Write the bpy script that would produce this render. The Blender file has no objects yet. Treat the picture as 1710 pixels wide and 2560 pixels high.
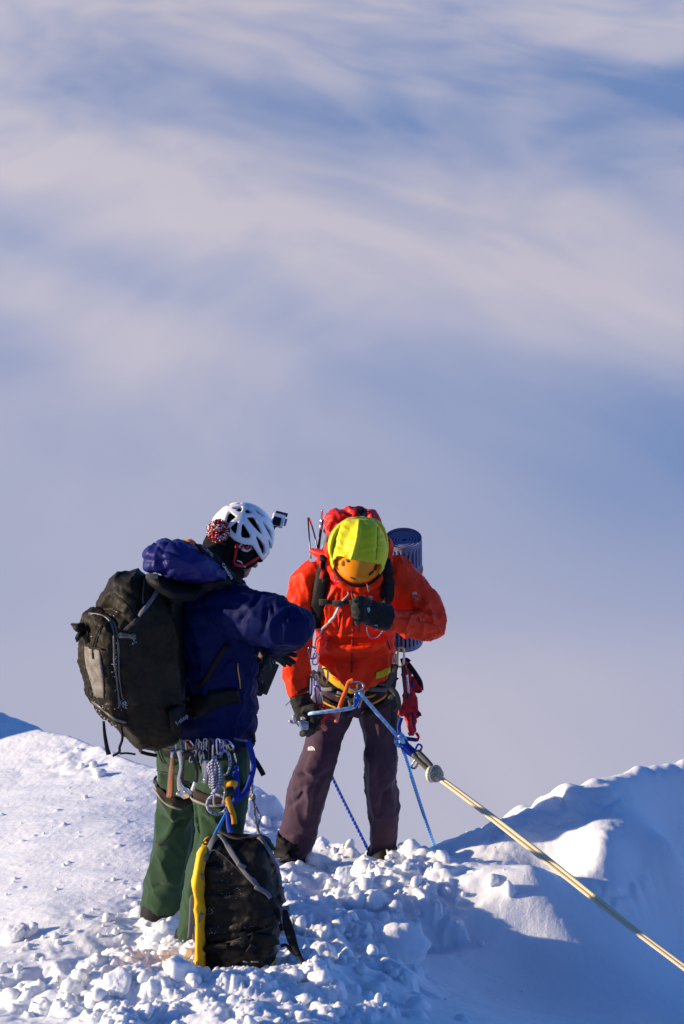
import bpy, bmesh, math, random
import numpy as np
from mathutils import Vector, Matrix
from mathutils.bvhtree import BVHTree

SC = bpy.context.scene
COL = SC.collection
rnd = random.Random(7)

# ------------------------------------------------------------------ camera
CAMZ, PITCH, TV = 5.0, math.radians(18.0), 0.2153
cam = bpy.data.cameras.new("camera"); camo = bpy.data.objects.new("camera", cam); COL.objects.link(camo)
cam.sensor_fit = 'VERTICAL'; cam.sensor_height = 36.0; cam.sensor_width = 24.05
cam.lens = 18.0 / TV; cam.clip_start = 0.1; cam.clip_end = 120000
camo.location = (0, 0, CAMZ); camo.rotation_euler = (math.radians(90) - PITCH, 0, 0)
cam.dof.use_dof = True; cam.dof.focus_distance = 10.4; cam.dof.aperture_fstop = 9.0
SC.camera = camo

# ------------------------------------------------------------------ sky, sun, exposure
SUN_EL, SUN_AZ = math.radians(12.5), math.radians(-90 - 2)      # azimuth from +Y, clockwise: the sun stands on the left
SUN_DIR = Vector((math.sin(SUN_AZ) * math.cos(SUN_EL), math.cos(SUN_AZ) * math.cos(SUN_EL), math.sin(SUN_EL)))
world = bpy.data.worlds.new("World"); SC.world = world; world.use_nodes = True
wn = world.node_tree; wn.nodes.clear()
wo = wn.nodes.new('ShaderNodeOutputWorld'); wb = wn.nodes.new('ShaderNodeBackground')
ws = wn.nodes.new('ShaderNodeTexSky'); ws.sky_type = 'NISHITA'; ws.sun_disc = False
ws.sun_elevation = SUN_EL; ws.sun_rotation = SUN_AZ; ws.altitude = 3500; ws.air_density = 1.0; ws.dust_density = 0.3; ws.ozone_density = 7.0
wb.inputs['Strength'].default_value = 0.14
wn.links.new(ws.outputs[0], wb.inputs[0]); wn.links.new(wb.outputs[0], wo.inputs[0])
sun = bpy.data.lights.new("sun", 'SUN'); suno = bpy.data.objects.new("sun", sun); COL.objects.link(suno)
sun.energy = 5.0; sun.angle = math.radians(0.5); sun.color = (1.0, 0.80, 0.57)
suno.rotation_euler = SUN_DIR.to_track_quat('Z', 'Y').to_euler()
SC.view_settings.view_transform = 'Standard'; SC.view_settings.look = 'None'
SC.view_settings.gamma = 1.0; SC.view_settings.use_curve_mapping = False
SC.view_settings.exposure = 0.6
SC.render.engine = 'CYCLES'
SC.cycles.max_bounces = 8; SC.cycles.diffuse_bounces = 6; SC.cycles.use_denoising = True

# ------------------------------------------------------------------ projection helpers
CP, SP = math.cos(PITCH), math.sin(PITCH)
K = 2 * TV / 2560.0
def ray(px, py):
    u, v = (px - 855) * K, (py - 1280) * K
    return Vector((u, CP - v * SP, -SP - v * CP))
def P(px, py, Y):                       # the point at photo pixel (px,py) standing at distance Y
    d = ray(px, py); return Vector((0, 0, CAMZ)) + d * (Y / d.y)
def S(py, Y):                           # metres per photo pixel there
    return K * Y / (CP - (py - 1280) * K * SP)
def to_px(co):                          # world array -> pixels
    x, y, z = co[:, 0], co[:, 1], co[:, 2] - CAMZ
    dep = y * CP - z * SP; up = y * SP + z * CP
    dep = np.maximum(dep, 1e-3)
    return 855 + x / dep / K, 1280 - up / dep / K

# ------------------------------------------------------------------ noise
_r = np.random.RandomState(3)
_perm = _r.permutation(512); _grad = _r.normal(size=(512, 3)); _grad /= np.linalg.norm(_grad, axis=1)[:, None]
def noise(p, seed=0):
    p = np.asarray(p, dtype=np.float64) + seed * 17.31
    i = np.floor(p).astype(np.int64); f = p - i; w = f * f * f * (f * (f * 6 - 15) + 10)
    out = 0
    for dx in (0, 1):
        for dy in (0, 1):
            for dz in (0, 1):
                h = _perm[(i[:, 2] + dz + _perm[(i[:, 1] + dy + _perm[(i[:, 0] + dx) & 511]) & 511]) & 511]
                g = _grad[h]
                dot = g[:, 0] * (f[:, 0] - dx) + g[:, 1] * (f[:, 1] - dy) + g[:, 2] * (f[:, 2] - dz)
                out = out + dot * (w[:, 0] if dx else 1 - w[:, 0]) * (w[:, 1] if dy else 1 - w[:, 1]) * (w[:, 2] if dz else 1 - w[:, 2])
    return out * 1.6
def fbm(p, oct=4, seed=0, gain=.5):
    a, s, out = 1.0, 1.0, 0
    for k in range(oct):
        out = out + a * noise(p * s, seed + k); a *= gain; s *= 2.03
    return out
def smooth(a, b, x):
    t = np.clip((x - a) / (b - a), 0, 1); return t * t * (3 - 2 * t)

# ------------------------------------------------------------------ objects
def tag(o, label=None, cat=None, group=None, kind=None):
    if label: o['label'] = label
    if cat: o['category'] = cat
    if group: o['group'] = group
    if kind: o['kind'] = kind
    return o
def mesh_obj(name, verts, faces, mat, parent=None, smoothed=True, matrix_keep=True):
    me = bpy.data.meshes.new(name)
    v = np.asarray(verts, dtype=np.float64).reshape(-1, 3)
    me.from_pydata([tuple(a) for a in v], [], faces)
    me.update()
    return link(name, me, mat, parent, smoothed)
def link(name, me, mat, parent=None, smoothed=True):
    o = bpy.data.objects.new(name, me)
    me.materials.clear()
    for m in (mat if isinstance(mat, (list, tuple)) else [mat]): me.materials.append(m)
    if smoothed: me.polygons.foreach_set('use_smooth', [True] * len(me.polygons))
    COL.objects.link(o)
    if parent is not None:
        o.parent = parent; o.matrix_parent_inverse = parent_world(parent).inverted()
    return o
def parent_world(o):
    m = Matrix.LocRotScale(o.location, o.rotation_euler, o.scale)
    if o.parent: m = parent_world(o.parent) @ o.matrix_parent_inverse @ m
    return m
def empty(name, loc, label=None, cat=None, group=None):
    o = bpy.data.objects.new(name, None); COL.objects.link(o); o.location = loc; o.empty_display_size = .05
    return tag(o, label, cat, group)
def dup(root, delta):
    """a copy of a thing with its parts and sub-parts, moved by the matrix delta (world)"""
    r = root.copy(); COL.objects.link(r); r.matrix_world = delta @ parent_world(root)
    def rec(a, b):
        for ch in [o for o in COL.objects if o.parent is a]:
            c = ch.copy(); COL.objects.link(c); c.parent = b; rec(ch, c)
    rec(root, r); return r

# ------------------------------------------------------------------ materials
MATS = {}
def mat(name, color, rough=.6, metal=0, bump=0, bscale=300, var=0, vscale=8, sheen=0, spec=.22, coat=0, alpha=None, stretch=None, sss=0, var2=None):
    if name in MATS: return MATS[name]
    m = bpy.data.materials.new(name); m.use_nodes = True; nt = m.node_tree; b = nt.nodes['Principled BSDF']
    c = tuple(color) + (1,)
    b.inputs['Base Color'].default_value = c; b.inputs['Roughness'].default_value = rough; b.inputs['Metallic'].default_value = metal
    b.inputs['Specular IOR Level'].default_value = spec
    if sheen: b.inputs['Sheen Weight'].default_value = sheen; b.inputs['Sheen Roughness'].default_value = .5
    if coat: b.inputs['Coat Weight'].default_value = coat; b.inputs['Coat Roughness'].default_value = .1
    if sss: b.inputs['Subsurface Weight'].default_value = sss; b.inputs['Subsurface Radius'].default_value = (.02, .022, .026); b.inputs['Subsurface Scale'].default_value = 1
    tc = nt.nodes.new('ShaderNodeTexCoord')
    if var:
        n = nt.nodes.new('ShaderNodeTexNoise'); n.inputs['Scale'].default_value = vscale; n.inputs['Detail'].default_value = 6; n.inputs['Roughness'].default_value = .65
        nt.links.new(tc.outputs['Object'], n.inputs['Vector'])
        mx = nt.nodes.new('ShaderNodeMix'); mx.data_type = 'RGBA'
        c2 = var2 if var2 else tuple(x * (1 - var) for x in color)
        mx.inputs['A'].default_value = c2 + (1,) if len(c2) == 3 else c2
        mx.inputs['B'].default_value = tuple(min(1, x * (1 + (0 if var2 else var))) for x in color) + (1,)
        r = nt.nodes.new('ShaderNodeMapRange'); r.inputs['From Min'].default_value = .35; r.inputs['From Max'].default_value = .65
        nt.links.new(n.outputs['Fac'], r.inputs['Value']); nt.links.new(r.outputs[0], mx.inputs['Factor']); nt.links.new(mx.outputs['Result'], b.inputs['Base Color'])
    if bump:
        n = nt.nodes.new('ShaderNodeTexNoise'); n.inputs['Scale'].default_value = bscale; n.inputs['Detail'].default_value = 3
        if stretch:
            mp = nt.nodes.new('ShaderNodeMapping'); mp.inputs['Scale'].default_value = stretch
            nt.links.new(tc.outputs['Object'], mp.inputs['Vector']); nt.links.new(mp.outputs[0], n.inputs['Vector'])
        else: nt.links.new(tc.outputs['Object'], n.inputs['Vector'])
        bp = nt.nodes.new('ShaderNodeBump'); bp.inputs['Strength'].default_value = bump; bp.inputs['Distance'].default_value = .004
        nt.links.new(n.outputs['Fac'], bp.inputs['Height']); nt.links.new(bp.outputs[0], b.inputs['Normal'])
    MATS[name] = m; return m
def rope_mat(name, c1, c2, period, duty=.5, rough=.7):
    """woven sheath: two yarn colours wound round the rope; 'along' (m) and 'turn' (0..1) are mesh attributes"""
    m = bpy.data.materials.new(name); m.use_nodes = True; nt = m.node_tree; b = nt.nodes['Principled BSDF']
    a = nt.nodes.new('ShaderNodeAttribute'); a.attribute_name = 'along'; t = nt.nodes.new('ShaderNodeAttribute'); t.attribute_name = 'turn'
    d = nt.nodes.new('ShaderNodeMath'); d.operation = 'MULTIPLY_ADD'; d.inputs[1].default_value = 1 / period
    f = nt.nodes.new('ShaderNodeMath'); f.operation = 'FRACT'; g = nt.nodes.new('ShaderNodeMath'); g.operation = 'LESS_THAN'; g.inputs[1].default_value = duty
    mx = nt.nodes.new('ShaderNodeMix'); mx.data_type = 'RGBA'; mx.inputs['A'].default_value = tuple(c1) + (1,); mx.inputs['B'].default_value = tuple(c2) + (1,)
    nt.links.new(a.outputs['Fac'], d.inputs[0]); nt.links.new(t.outputs['Fac'], d.inputs[2]); nt.links.new(d.outputs[0], f.inputs[0])
    nt.links.new(f.outputs[0], g.inputs[0]); nt.links.new(g.outputs[0], mx.inputs['Factor']); nt.links.new(mx.outputs['Result'], b.inputs['Base Color'])
    b.inputs['Roughness'].default_value = rough
    return m

# ------------------------------------------------------------------ shape builders (return verts, faces)
def catmull(pts, n):
    pts = np.asarray(pts, float)
    if len(pts) < 3:
        t = np.linspace(0, 1, n)[:, None]; return pts[0] * (1 - t) + pts[-1] * t
    p = np.vstack([2 * pts[0] - pts[1], pts, 2 * pts[-1] - pts[-2]])
    out = []
    seg = len(pts) - 1
    for k in range(n):
        s = k / (n - 1) * seg; i = min(int(s), seg - 1); t = s - i
        a, b, c, d = p[i], p[i + 1], p[i + 2], p[i + 3]
        out.append(.5 * ((2 * b) + (c - a) * t + (2 * a - 5 * b + 4 * c - d) * t * t + (3 * b - a - 3 * c + d) * t ** 3))
    return np.array(out)
def rings_mesh(rings, cap=True, closed=False):
    n = len(rings[0]); v = np.vstack(rings); f = []
    R = len(rings)
    for i in range(R if closed else R - 1):
        j = (i + 1) % R
        for k in range(n):
            f.append((i * n + k, i * n + (k + 1) % n, j * n + (k + 1) % n, j * n + k))
    if cap and not closed:
        f.append(tuple(range(n))[::-1]); f.append(tuple((R - 1) * n + k for k in range(n)))
    return v, f
def sup(n, e=2.0, ph=0):
    t = np.arange(n) / n * 2 * math.pi + ph
    c, s = np.cos(t), np.sin(t)
    return np.sign(c) * np.abs(c) ** (2 / e), np.sign(s) * np.abs(s) ** (2 / e)
def tube_w(pts, n=12, res=None, e=2.0, side=None, closed=False, dome=True, cap=True):
    """pts: list of (x,y,z,a[,b]) in metres; a across the view, b along it"""
    q = np.array([list(p) + ([p[3]] if len(p) == 4 else []) for p in pts], float)
    res = res or max(3, 6 * (len(q) - 1) + 1)
    if closed:
        m = len(q); qq = np.vstack([q[-2:], q, q[:3]])
        c = catmull(qq, (m + 4) * max(2, res // m) + 1); k = max(2, res // m); c = c[2 * k:(2 + m) * k]
    else: c = catmull(q, res) if len(q) > 1 else q
    pos = c[:, :3]; T = np.gradient(pos, axis=0) if not closed else np.roll(pos, -1, 0) - np.roll(pos, 1, 0)
    T /= np.linalg.norm(T, axis=1)[:, None] + 1e-9
    V = np.array(side if side is not None else (0, CP, -SP), float)
    B = np.cross(T, V); 
    nb = np.linalg.norm(B, axis=1)
    for i in range(len(B)):
        if nb[i] < .12: B[i] = B[i - 1] if i else np.array((1, 0, 0))
    B /= np.linalg.norm(B, axis=1)[:, None]; N = np.cross(B, T)
    cx, sy = sup(n, e); rings = []
    for i in range(len(pos)):
        rings.append(pos[i] + np.outer(cx * abs(c[i, 3]), B[i]) + np.outer(sy * abs(c[i, 4]), N[i]))
    if dome and not closed:
        pre, post = [], []
        for a in (75, 50, 25):
            r = math.cos(math.radians(a)); h = math.sin(math.radians(a))
            pre.append(pos[0] - T[0] * h * min(c[0, 3], c[0, 4]) + (rings[0] - pos[0]) * r)
            post.insert(0, pos[-1] + T[-1] * h * min(c[-1, 3], c[-1, 4]) + (rings[-1] - pos[-1]) * r)
        rings = pre + rings + post
    return rings_mesh(rings, closed=closed, cap=cap)
def pp(pts, Y=None):
    """(px,py,Y,a_px[,b_px]) -> metres"""
    out = []
    for p in pts:
        w = P(p[0], p[1], p[2]); s = S(p[1], p[2])
        out.append((w.x, w.y, w.z) + tuple(x * s for x in p[3:]))
    return out
def tube(pts, **k): return tube_w(pp(pts), **k)
def ell(c, r, n=20, rot=None):
    v, f = [], []
    m = n // 2
    for i in range(m + 1):
        th = math.pi * i / m
        for j in range(n):
            ph = 2 * math.pi * j / n
            q = Vector((r[0] * math.sin(th) * math.cos(ph), r[1] * math.sin(th) * math.sin(ph), r[2] * math.cos(th)))
            if rot is not None: q = rot @ q
            v.append(q + Vector(c))
    for i in range(m):
        for j in range(n):
            f.append((i * n + j, (i + 1) * n + j, (i + 1) * n + (j + 1) % n, i * n + (j + 1) % n))
    return np.array([tuple(a) for a in v]), f
def box(c, h, rot=None, bev=.12):
    """bevelled box, half sizes h"""
    bm = bmesh.new(); bmesh.ops.create_cube(bm, size=2)
    for v in bm.verts: v.co = Vector((v.co.x * h[0], v.co.y * h[1], v.co.z * h[2]))
    bmesh.ops.bevel(bm, geom=bm.edges[:], offset=min(h) * bev * 2, segments=2, affect='EDGES', profile=.5)
    v = [(rot @ x.co if rot is not None else x.co) + Vector(c) for x in bm.verts]; bm.verts.index_update()
    f = [tuple(x.index for x in p.verts) for p in bm.faces]; bm.free()
    return np.array([tuple(a) for a in v]), f
def join(*ms):
    V, F, o = [], [], 0
    for v, f in ms:
        V.append(np.asarray(v)); F += [tuple(i + o for i in p) for p in f]; o += len(v)
    return np.vstack(V), F
def remesh(ms, voxel=.009, iters=4, adapt=0):
    v, f = join(*ms)
    me = bpy.data.meshes.new('tmp'); me.from_pydata([tuple(a) for a in v], [], f); me.update()
    bm = bmesh.new(); bm.from_mesh(me); bmesh.ops.recalc_face_normals(bm, faces=bm.faces[:]); bm.to_mesh(me); bm.free()
    o = bpy.data.objects.new('tmp', me); COL.objects.link(o)
    m = o.modifiers.new('r', 'REMESH'); m.mode = 'VOXEL'; m.voxel_size = voxel
    if iters:
        s = o.modifiers.new('s', 'SMOOTH'); s.factor = .5; s.iterations = iters
    dg = bpy.context.evaluated_depsgraph_get(); out = bpy.data.meshes.new_from_object(o.evaluated_get(dg))
    bpy.data.objects.remove(o); bpy.data.meshes.remove(me)
    return out
def co_of(me):
    a = np.empty(len(me.vertices) * 3); me.vertices.foreach_get('co', a); return a.reshape(-1, 3)
def no_of(me):
    a = np.empty(len(me.vertices) * 3); me.vertices.foreach_get('normal', a); return a.reshape(-1, 3)
def displace(me, d):
    c = co_of(me) + no_of(me) * np.asarray(d)[:, None]; me.vertices.foreach_set('co', c.ravel()); me.update()
def ridge(n, k=1.0): return 1 - np.clip(np.abs(n) * k, 0, 1) ** .8
def frame_coords(co, axis):
    """coordinates along and round an axis direction, in metres"""
    a = np.array(axis, float); a /= np.linalg.norm(a)
    return co @ a
def crease(me, strokes, front=True):
    """strokes: (pixel polyline, half width px, amount m): a fold pressed into (-) or raised from (+) the cloth along the line"""
    co, no = co_of(me), no_of(me); px, py = to_px(co); d = np.zeros(len(co))
    facing = (no @ np.array((0, -CP, SP))) if front else np.ones(len(co))
    ok = smooth(-.1, .25, facing)
    for line, w, amt in strokes:
        best = np.full(len(co), 1e9); tt = np.zeros(len(co))
        L = np.array(line, float); tot = len(L) - 1
        for i in range(tot):
            a, b = L[i], L[i + 1]; ab = b - a; l2 = ab @ ab
            t = np.clip(((px - a[0]) * ab[0] + (py - a[1]) * ab[1]) / l2, 0, 1)
            dd = np.hypot(px - a[0] - t * ab[0], py - a[1] - t * ab[1])
            m = dd < best; best[m] = dd[m]; tt[m] = (i + t[m]) / tot
        prof = np.exp(-(best / w) ** 2) * np.minimum(1, 4 * np.minimum(tt + .1, 1.1 - tt))
        d += amt * prof
    displace(me, d * ok)
BV = {}
def bvh(objs):
    key = tuple(o.name for o in objs)
    if key not in BV:
        V, F, k = [], [], 0
        for o in objs:
            mw = parent_world(o)
            c = co_of(o.data); V += [mw @ Vector(a) for a in c]
            F += [tuple(i + k for i in p.vertices) for p in o.data.polygons]; k += len(c)
        BV[key] = BVHTree.FromPolygons(V, F)
    return BV[key]
def hit(px, py, objs, fall=None, kth=0):
    d = ray(px, py).normalized(); o = Vector((0, 0, CAMZ))
    h = bvh(objs).ray_cast(o, d)
    if h[0] is None:
        if fall is None: return None, None
        return P(px, py, fall), Vector((0, -CP, SP))
    n = h[1] if h[1].dot(d) < 0 else -h[1]
    return h[0], n
def drape(line, objs, lift=.004, n=None, fall=None):
    """pixel polyline laid on surfaces -> list of (point, normal); gaps bridged by the last distance"""
    c = catmull(line, n or max(6, 5 * (len(line) - 1) + 1)); out = []; lastY = fall
    for x, y in c[:, :2]:
        p, nn = hit(x, y, objs)
        if p is None:
            p = P(x, y, lastY if lastY else 9.5); nn = Vector((0, -CP, SP))
        else: lastY = p.y
        out.append([p + nn * lift, nn])
    for _ in range(2):      # take the jitter out
        q = [o[0].copy() for o in out]
        for i in range(1, len(out) - 1): out[i][0] = q[i] * .5 + (q[i - 1] + q[i + 1]) * .25
    return out
def band(path, w, th=.0025, wid=None):
    """flat webbing of half width w (m) along [(point, normal)]"""
    rings = []
    for i, (p, nn) in enumerate(path):
        a = path[max(0, i - 1)][0]; b = path[min(len(path) - 1, i + 1)][0]; t = (b - a).normalized()
        s = t.cross(nn);
        s = s.normalized() if s.length > 1e-5 else Vector((1, 0, 0)); nn = s.cross(t).normalized()
        ww = w if wid is None else wid[i] if hasattr(wid, '__len__') else wid(i / (len(path) - 1))
        rings.append(np.array([tuple(p + s * x * ww + nn * y * th) for x, y in ((-1, -.4), (-.92, .5), (-.4, 1), (.4, 1), (.92, .5), (1, -.4), (.5, -1), (-.5, -1))]))
    return rings_mesh(rings)
def strap(name, line, wpx, objs, m, parent, lift=.004, fall=None, th=.0025, n=None, wid=None):
    path = drape(line, objs, lift, n, fall); mid = line[len(line) // 2]
    w = wpx * S(mid[1], path[len(path) // 2][0].y)
    v, f = band(path, w, th, wid=(lambda t: w * wid(t)) if wid else None)
    return mesh_obj(name, v, f, m, parent)
def free_strap(name, pts, wpx, m, parent, th=.002, n=None, face=None, wid=None):
    """pts (px,py,Y): webbing hanging in the air, flat side to the viewer or turned"""
    c = catmull(pts, n or 6 * (len(pts) - 1) + 1); nn = Vector(face if face else (0, -CP, SP)).normalized()
    path = [(P(*q), nn) for q in c]; w = wpx * S(c[0, 1], c[0, 2])
    v, f = band(path, w, th, wid=(lambda t: w * wid(t)) if wid else None)
    return mesh_obj(name, v, f, m, parent)
def rope_geo(W, r, n=10, res=None, twist=1.0):
    """W: list of Vectors -> mesh with 'along'/'turn' attributes"""
    res = res or max(8, 8 * (len(W) - 1)); c = catmull([tuple(w) for w in W], res)
    v, f = tube_w([tuple(p) + (r,) for p in c], n=n, res=res, dome=True)
    seg = np.r_[0, np.cumsum(np.linalg.norm(np.diff(c, axis=0), axis=1))]
    al = np.repeat(np.r_[[seg[0]] * 3, seg, [seg[-1]] * 3], n); tu = np.tile(np.arange(n) / n * twist, res + 6)
    return v, f, al, tu
def rope(name, W, r, m, parent=None, n=10, res=None, twist=1.0):
    v, f, al, tu = rope_geo(W, r, n, res, twist)
    o = mesh_obj(name, v, f, m, parent)
    for nm, a in (('along', al), ('turn', tu)):
        at = o.data.attributes.new(nm, 'FLOAT', 'POINT'); at.data.foreach_set('value', a)
    return o
# ================================================================== THE SLOPE
def plane_hit(px, py, dz):
    d = ray(px, py); t = (2.4903 - CAMZ + dz) / (d.z + .243 * d.y); w = Vector((0, 0, CAMZ)) + d * t
    return w
CTRL = [(0,2560,-.06),(400,2560,.02),(850,2560,.0),(1300,2560,-.24),(1710,2560,-.44),(-500,2560,-.25),(2300,2560,-.6),
 (0,2400,-.07),(450,2400,.0),(850,2400,-.02),(1300,2400,-.26),(1710,2400,-.42),(-500,2400,-.25),(2300,2400,-.5),
 (0,2200,-.05),(250,2230,.03),(750,2230,.0),(1080,2230,.0),(1400,2250,-.12),(1710,2220,-.16),(-500,2200,-.25),(2300,2200,-.2),
 (0,2000,.02),(200,2030,.07),(330,2100,.09),(1330,2130,.185),(1500,2050,.275),(1700,2050,.25),(1600,2150,.06),(1180,2160,.07),
 (0,1850,.09),(100,1860,.12),(200,1873,.15),(330,1912,.16),(500,1965,.14),(640,1985,.13),(720,2050,.06),(800,2110,.0),(960,2150,-.01),(-400,1840,-.1)]
RIDGE = [(1090,2128,9.98),(1200,2078,9.97),(1300,2054,9.98),(1380,2032,10.0),(1450,1986,10.03),(1500,1968,10.07),(1560,1955,10.13),(1640,1944,10.23),(1710,1936,10.33),(1850,1930,10.5),(2200,1940,10.9)]
_cp = [plane_hit(*c) for c in CTRL] + [P(*c) for c in RIDGE]
_cx = np.array([(p.x, p.y, p.z) for p in _cp] + [(0, 0, 3.3), (-5, 1, 3.4), (5, 1, 3.0), (-9, 6, 2.0), (9, 6, 1.4), (-9, 10, 1.1), (9, 10, .9), (0, -8, 5.5), (-14, -6, 5.4), (14, -6, 5.0), (0, 4.5, 1.75), (-3, 4.5, 2.0), (3, 4.5, 1.45)])
def _k(r): return np.where(r > 0, r * r * np.log(np.maximum(r, 1e-9)), 0)
_n = len(_cx); _A = np.zeros((_n + 3, _n + 3)); _D = np.linalg.norm(_cx[:, None, :2] - _cx[None, :, :2], axis=2)
_A[:_n, :_n] = _k(_D) + np.eye(_n) * .03; _A[:_n, _n:] = np.c_[np.ones(_n), _cx[:, :2]]; _A[_n:, :_n] = _A[:_n, _n:].T
_w = np.linalg.solve(_A, np.r_[_cx[:, 2], 0, 0, 0])
_cr = [plane_hit(*c) for c in CTRL if c[:2] in [(0,1850),(100,1860),(200,1873),(330,1912),(500,1965),(640,1985),(720,2050),(800,2110),(960,2150),(-400,1840)]] + [P(*c) for c in RIDGE]
_crs = sorted((p.x, p.y) for p in _cr); CRX = np.array([a for a, b in _crs]); CRY = np.array([b for a, b in _crs])
def base_z(x, y):
    out = _w[_n] + _w[_n + 1] * x + _w[_n + 2] * y
    for i in range(_n): out = out + _w[i] * _k(np.hypot(x - _cx[i, 0], y - _cx[i, 1]))
    return out
def gz(x, y, detail=True):
    x = np.asarray(x, float); y = np.asarray(y, float)
    xc, yc = np.clip(x, -9, 9), np.clip(y, -8, 13.5)
    z = base_z(xc, yc) + .25 * (-(y - yc))
    co0 = np.c_[x, y, z]; p3 = np.c_[x, y, np.zeros_like(x)]
    px, py = to_px(co0)
    yc_ = np.interp(x, CRX, CRY) + .06 * noise(np.c_[x * 3, x * 0, x * 0]) + .02 * noise(np.c_[x * 14, x * 0, x * 0])
    dy = y - yc_
    drop = 1.5 * (np.sqrt(np.maximum(dy, 0) ** 2 + .03) - math.sqrt(.03))
    # hump behind the left brink, and an unseen mound added to shade it
    yy = np.interp(x, CRX, CRY)
    hl = np.exp(-((x + 3.0) / 1.05) ** 2) * np.exp(-((y - yy - 1.5) / 1.1) ** 2)
    drop = drop - 2.35 * hl - 2.4 * np.exp(-((x + 4.3) / .75) ** 2 - ((y - 12.72) / .42) ** 2)
    # trodden snow round the climbers' feet and down towards the viewer
    def g(cx, cy, sx, sy): return np.exp(-((px - cx) / sx) ** 2 - ((py - cy) / sy) ** 2)
    ch = g(560, 2360, 330, 110) + g(820, 2170, 220, 110) + g(330, 2480, 330, 90) + .9 * g(1000, 2200, 170, 90) + .8 * g(640, 2000, 120, 80) + .8 * g(900, 2330, 220, 100) + .5 * g(230, 1900, 130, 45) + .6 * g(1230, 2080, 110, 55) + .8 * g(650, 2480, 330, 80)
    ch = np.clip(ch, 0, 1.0)
    sm = .25 * g(1590, 2230, 190, 60) + .12
    d = z * 0
    if detail:
        w2 = np.c_[noise(p3 * 4, 17), noise(p3 * 4, 18), x * 0] * .10
        q3 = p3 + w2
        brk = lambda f, k, sd: np.tanh(k * noise(q3 * f, sd))              # broken, step-like relief
        ch = ch * (.35 + .65 * smooth(-.25, .35, noise(p3 * 1.7, 35)))
        d = ch * (.085 * noise(p3 * 2.4, 12) + .050 * noise(q3 * 5.5, 13) + .046 * brk(7.5, 2.6, 14) + .015 * brk(17, 3.0, 15) + .006 * brk(38, 3, 16) + .006 * noise(p3 * 80, 19))
        d += .020 * noise(np.c_[x * 1.6, y * 2.6, x * 0], 21) + .007 * noise(np.c_[x * 5, y * 9, x * 0], 22) * (1 - ch) + .0016 * fbm(p3 * 40, 3, 23) + sm * .018 * np.abs(noise(p3 * 25, 31))
        d += .03 * noise(np.c_[x * 2.2, y * 3.0, x * 0], 37) * g(300, 2480, 500, 120)
        d += .014 * g(860, 2500, 220, 45) * np.abs(noise(np.c_[x * 7 - y * 4, y * 16 + x * 6, x * 0], 38))
        d += .055 * np.abs(brk(8, 2.5, 39)) * g(1370, 1992, 130, 40) + .07 * np.abs(noise(p3 * 13, 31)) * g(1610, 2235, 120, 42) - .02 * g(1610, 2235, 160, 60)
        d += (.010 * np.abs(noise(np.c_[x * 10, y * 22, x * 0], 64)) + .006 * np.abs(noise(p3 * 30, 65))) * g(1450, 2230, 330, 190) * smooth(-.2, .3, noise(p3 * 2.5, 66))
        # wind crust ledges near the right hump
        d += .02 * g(1450, 2000, 120, 90) * np.abs(noise(np.c_[x * 9 + y * 5, y * 14, x * 0], 33))
    # named shapes: boot pits, mounds, the trench behind the near legs
    d = d * (1 - .75 * g(600, 2430, 130, 45)) - .03 * g(610, 2440, 90, 30)
    d += -.06 * g(330, 2370, 90, 32) + .03 * g(390, 2300, 40, 20) + .05 * g(470, 2490, 150, 22) + .05 * g(300, 2470, 90, 30)
    d += .05 * g(1050, 2160, 60, 30) + .05 * g(722, 2178, 60, 26) + .07 * g(610, 2020, 55, 30) 
    d += .05 * g(820, 2470, 120, 25) - .09 * g(1060, 2330, 120, 40) + .06 * g(930, 2230, 70, 28)
    return z - drop + d
def axis(a, b, step, lo, hi):
    c = list(np.arange(a, b, step)); s = step; x = c[0]
    L = []
    while x > lo: s *= 1.10; x -= s; L.append(x)
    R = []; s = step; x = c[-1]
    while x < hi: s *= 1.10; x += s; R.append(x)
    return np.array(L[::-1] + c + R)
def grid_mesh(name, X, Yv, Z, m):
    nx, ny = len(X), len(Yv)
    gx, gy = np.meshgrid(X, Yv); v = np.c_[gx.ravel(), gy.ravel(), Z.ravel()].astype(np.float32)
    i = np.arange(nx * ny).reshape(ny, nx); q = np.stack([i[:-1, :-1], i[:-1, 1:], i[1:, 1:], i[1:, :-1]], -1).reshape(-1, 4)
    me = bpy.data.meshes.new(name); me.vertices.add(len(v)); me.vertices.foreach_set('co', v.ravel())
    me.loops.add(q.size); me.loops.foreach_set('vertex_index', q.ravel().astype(np.int32))
    me.polygons.add(len(q)); me.polygons.foreach_set('loop_start', np.arange(0, q.size, 4, dtype=np.int32))
    me.update(calc_edges=True); me.validate()
    return link(name, me, m)
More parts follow.
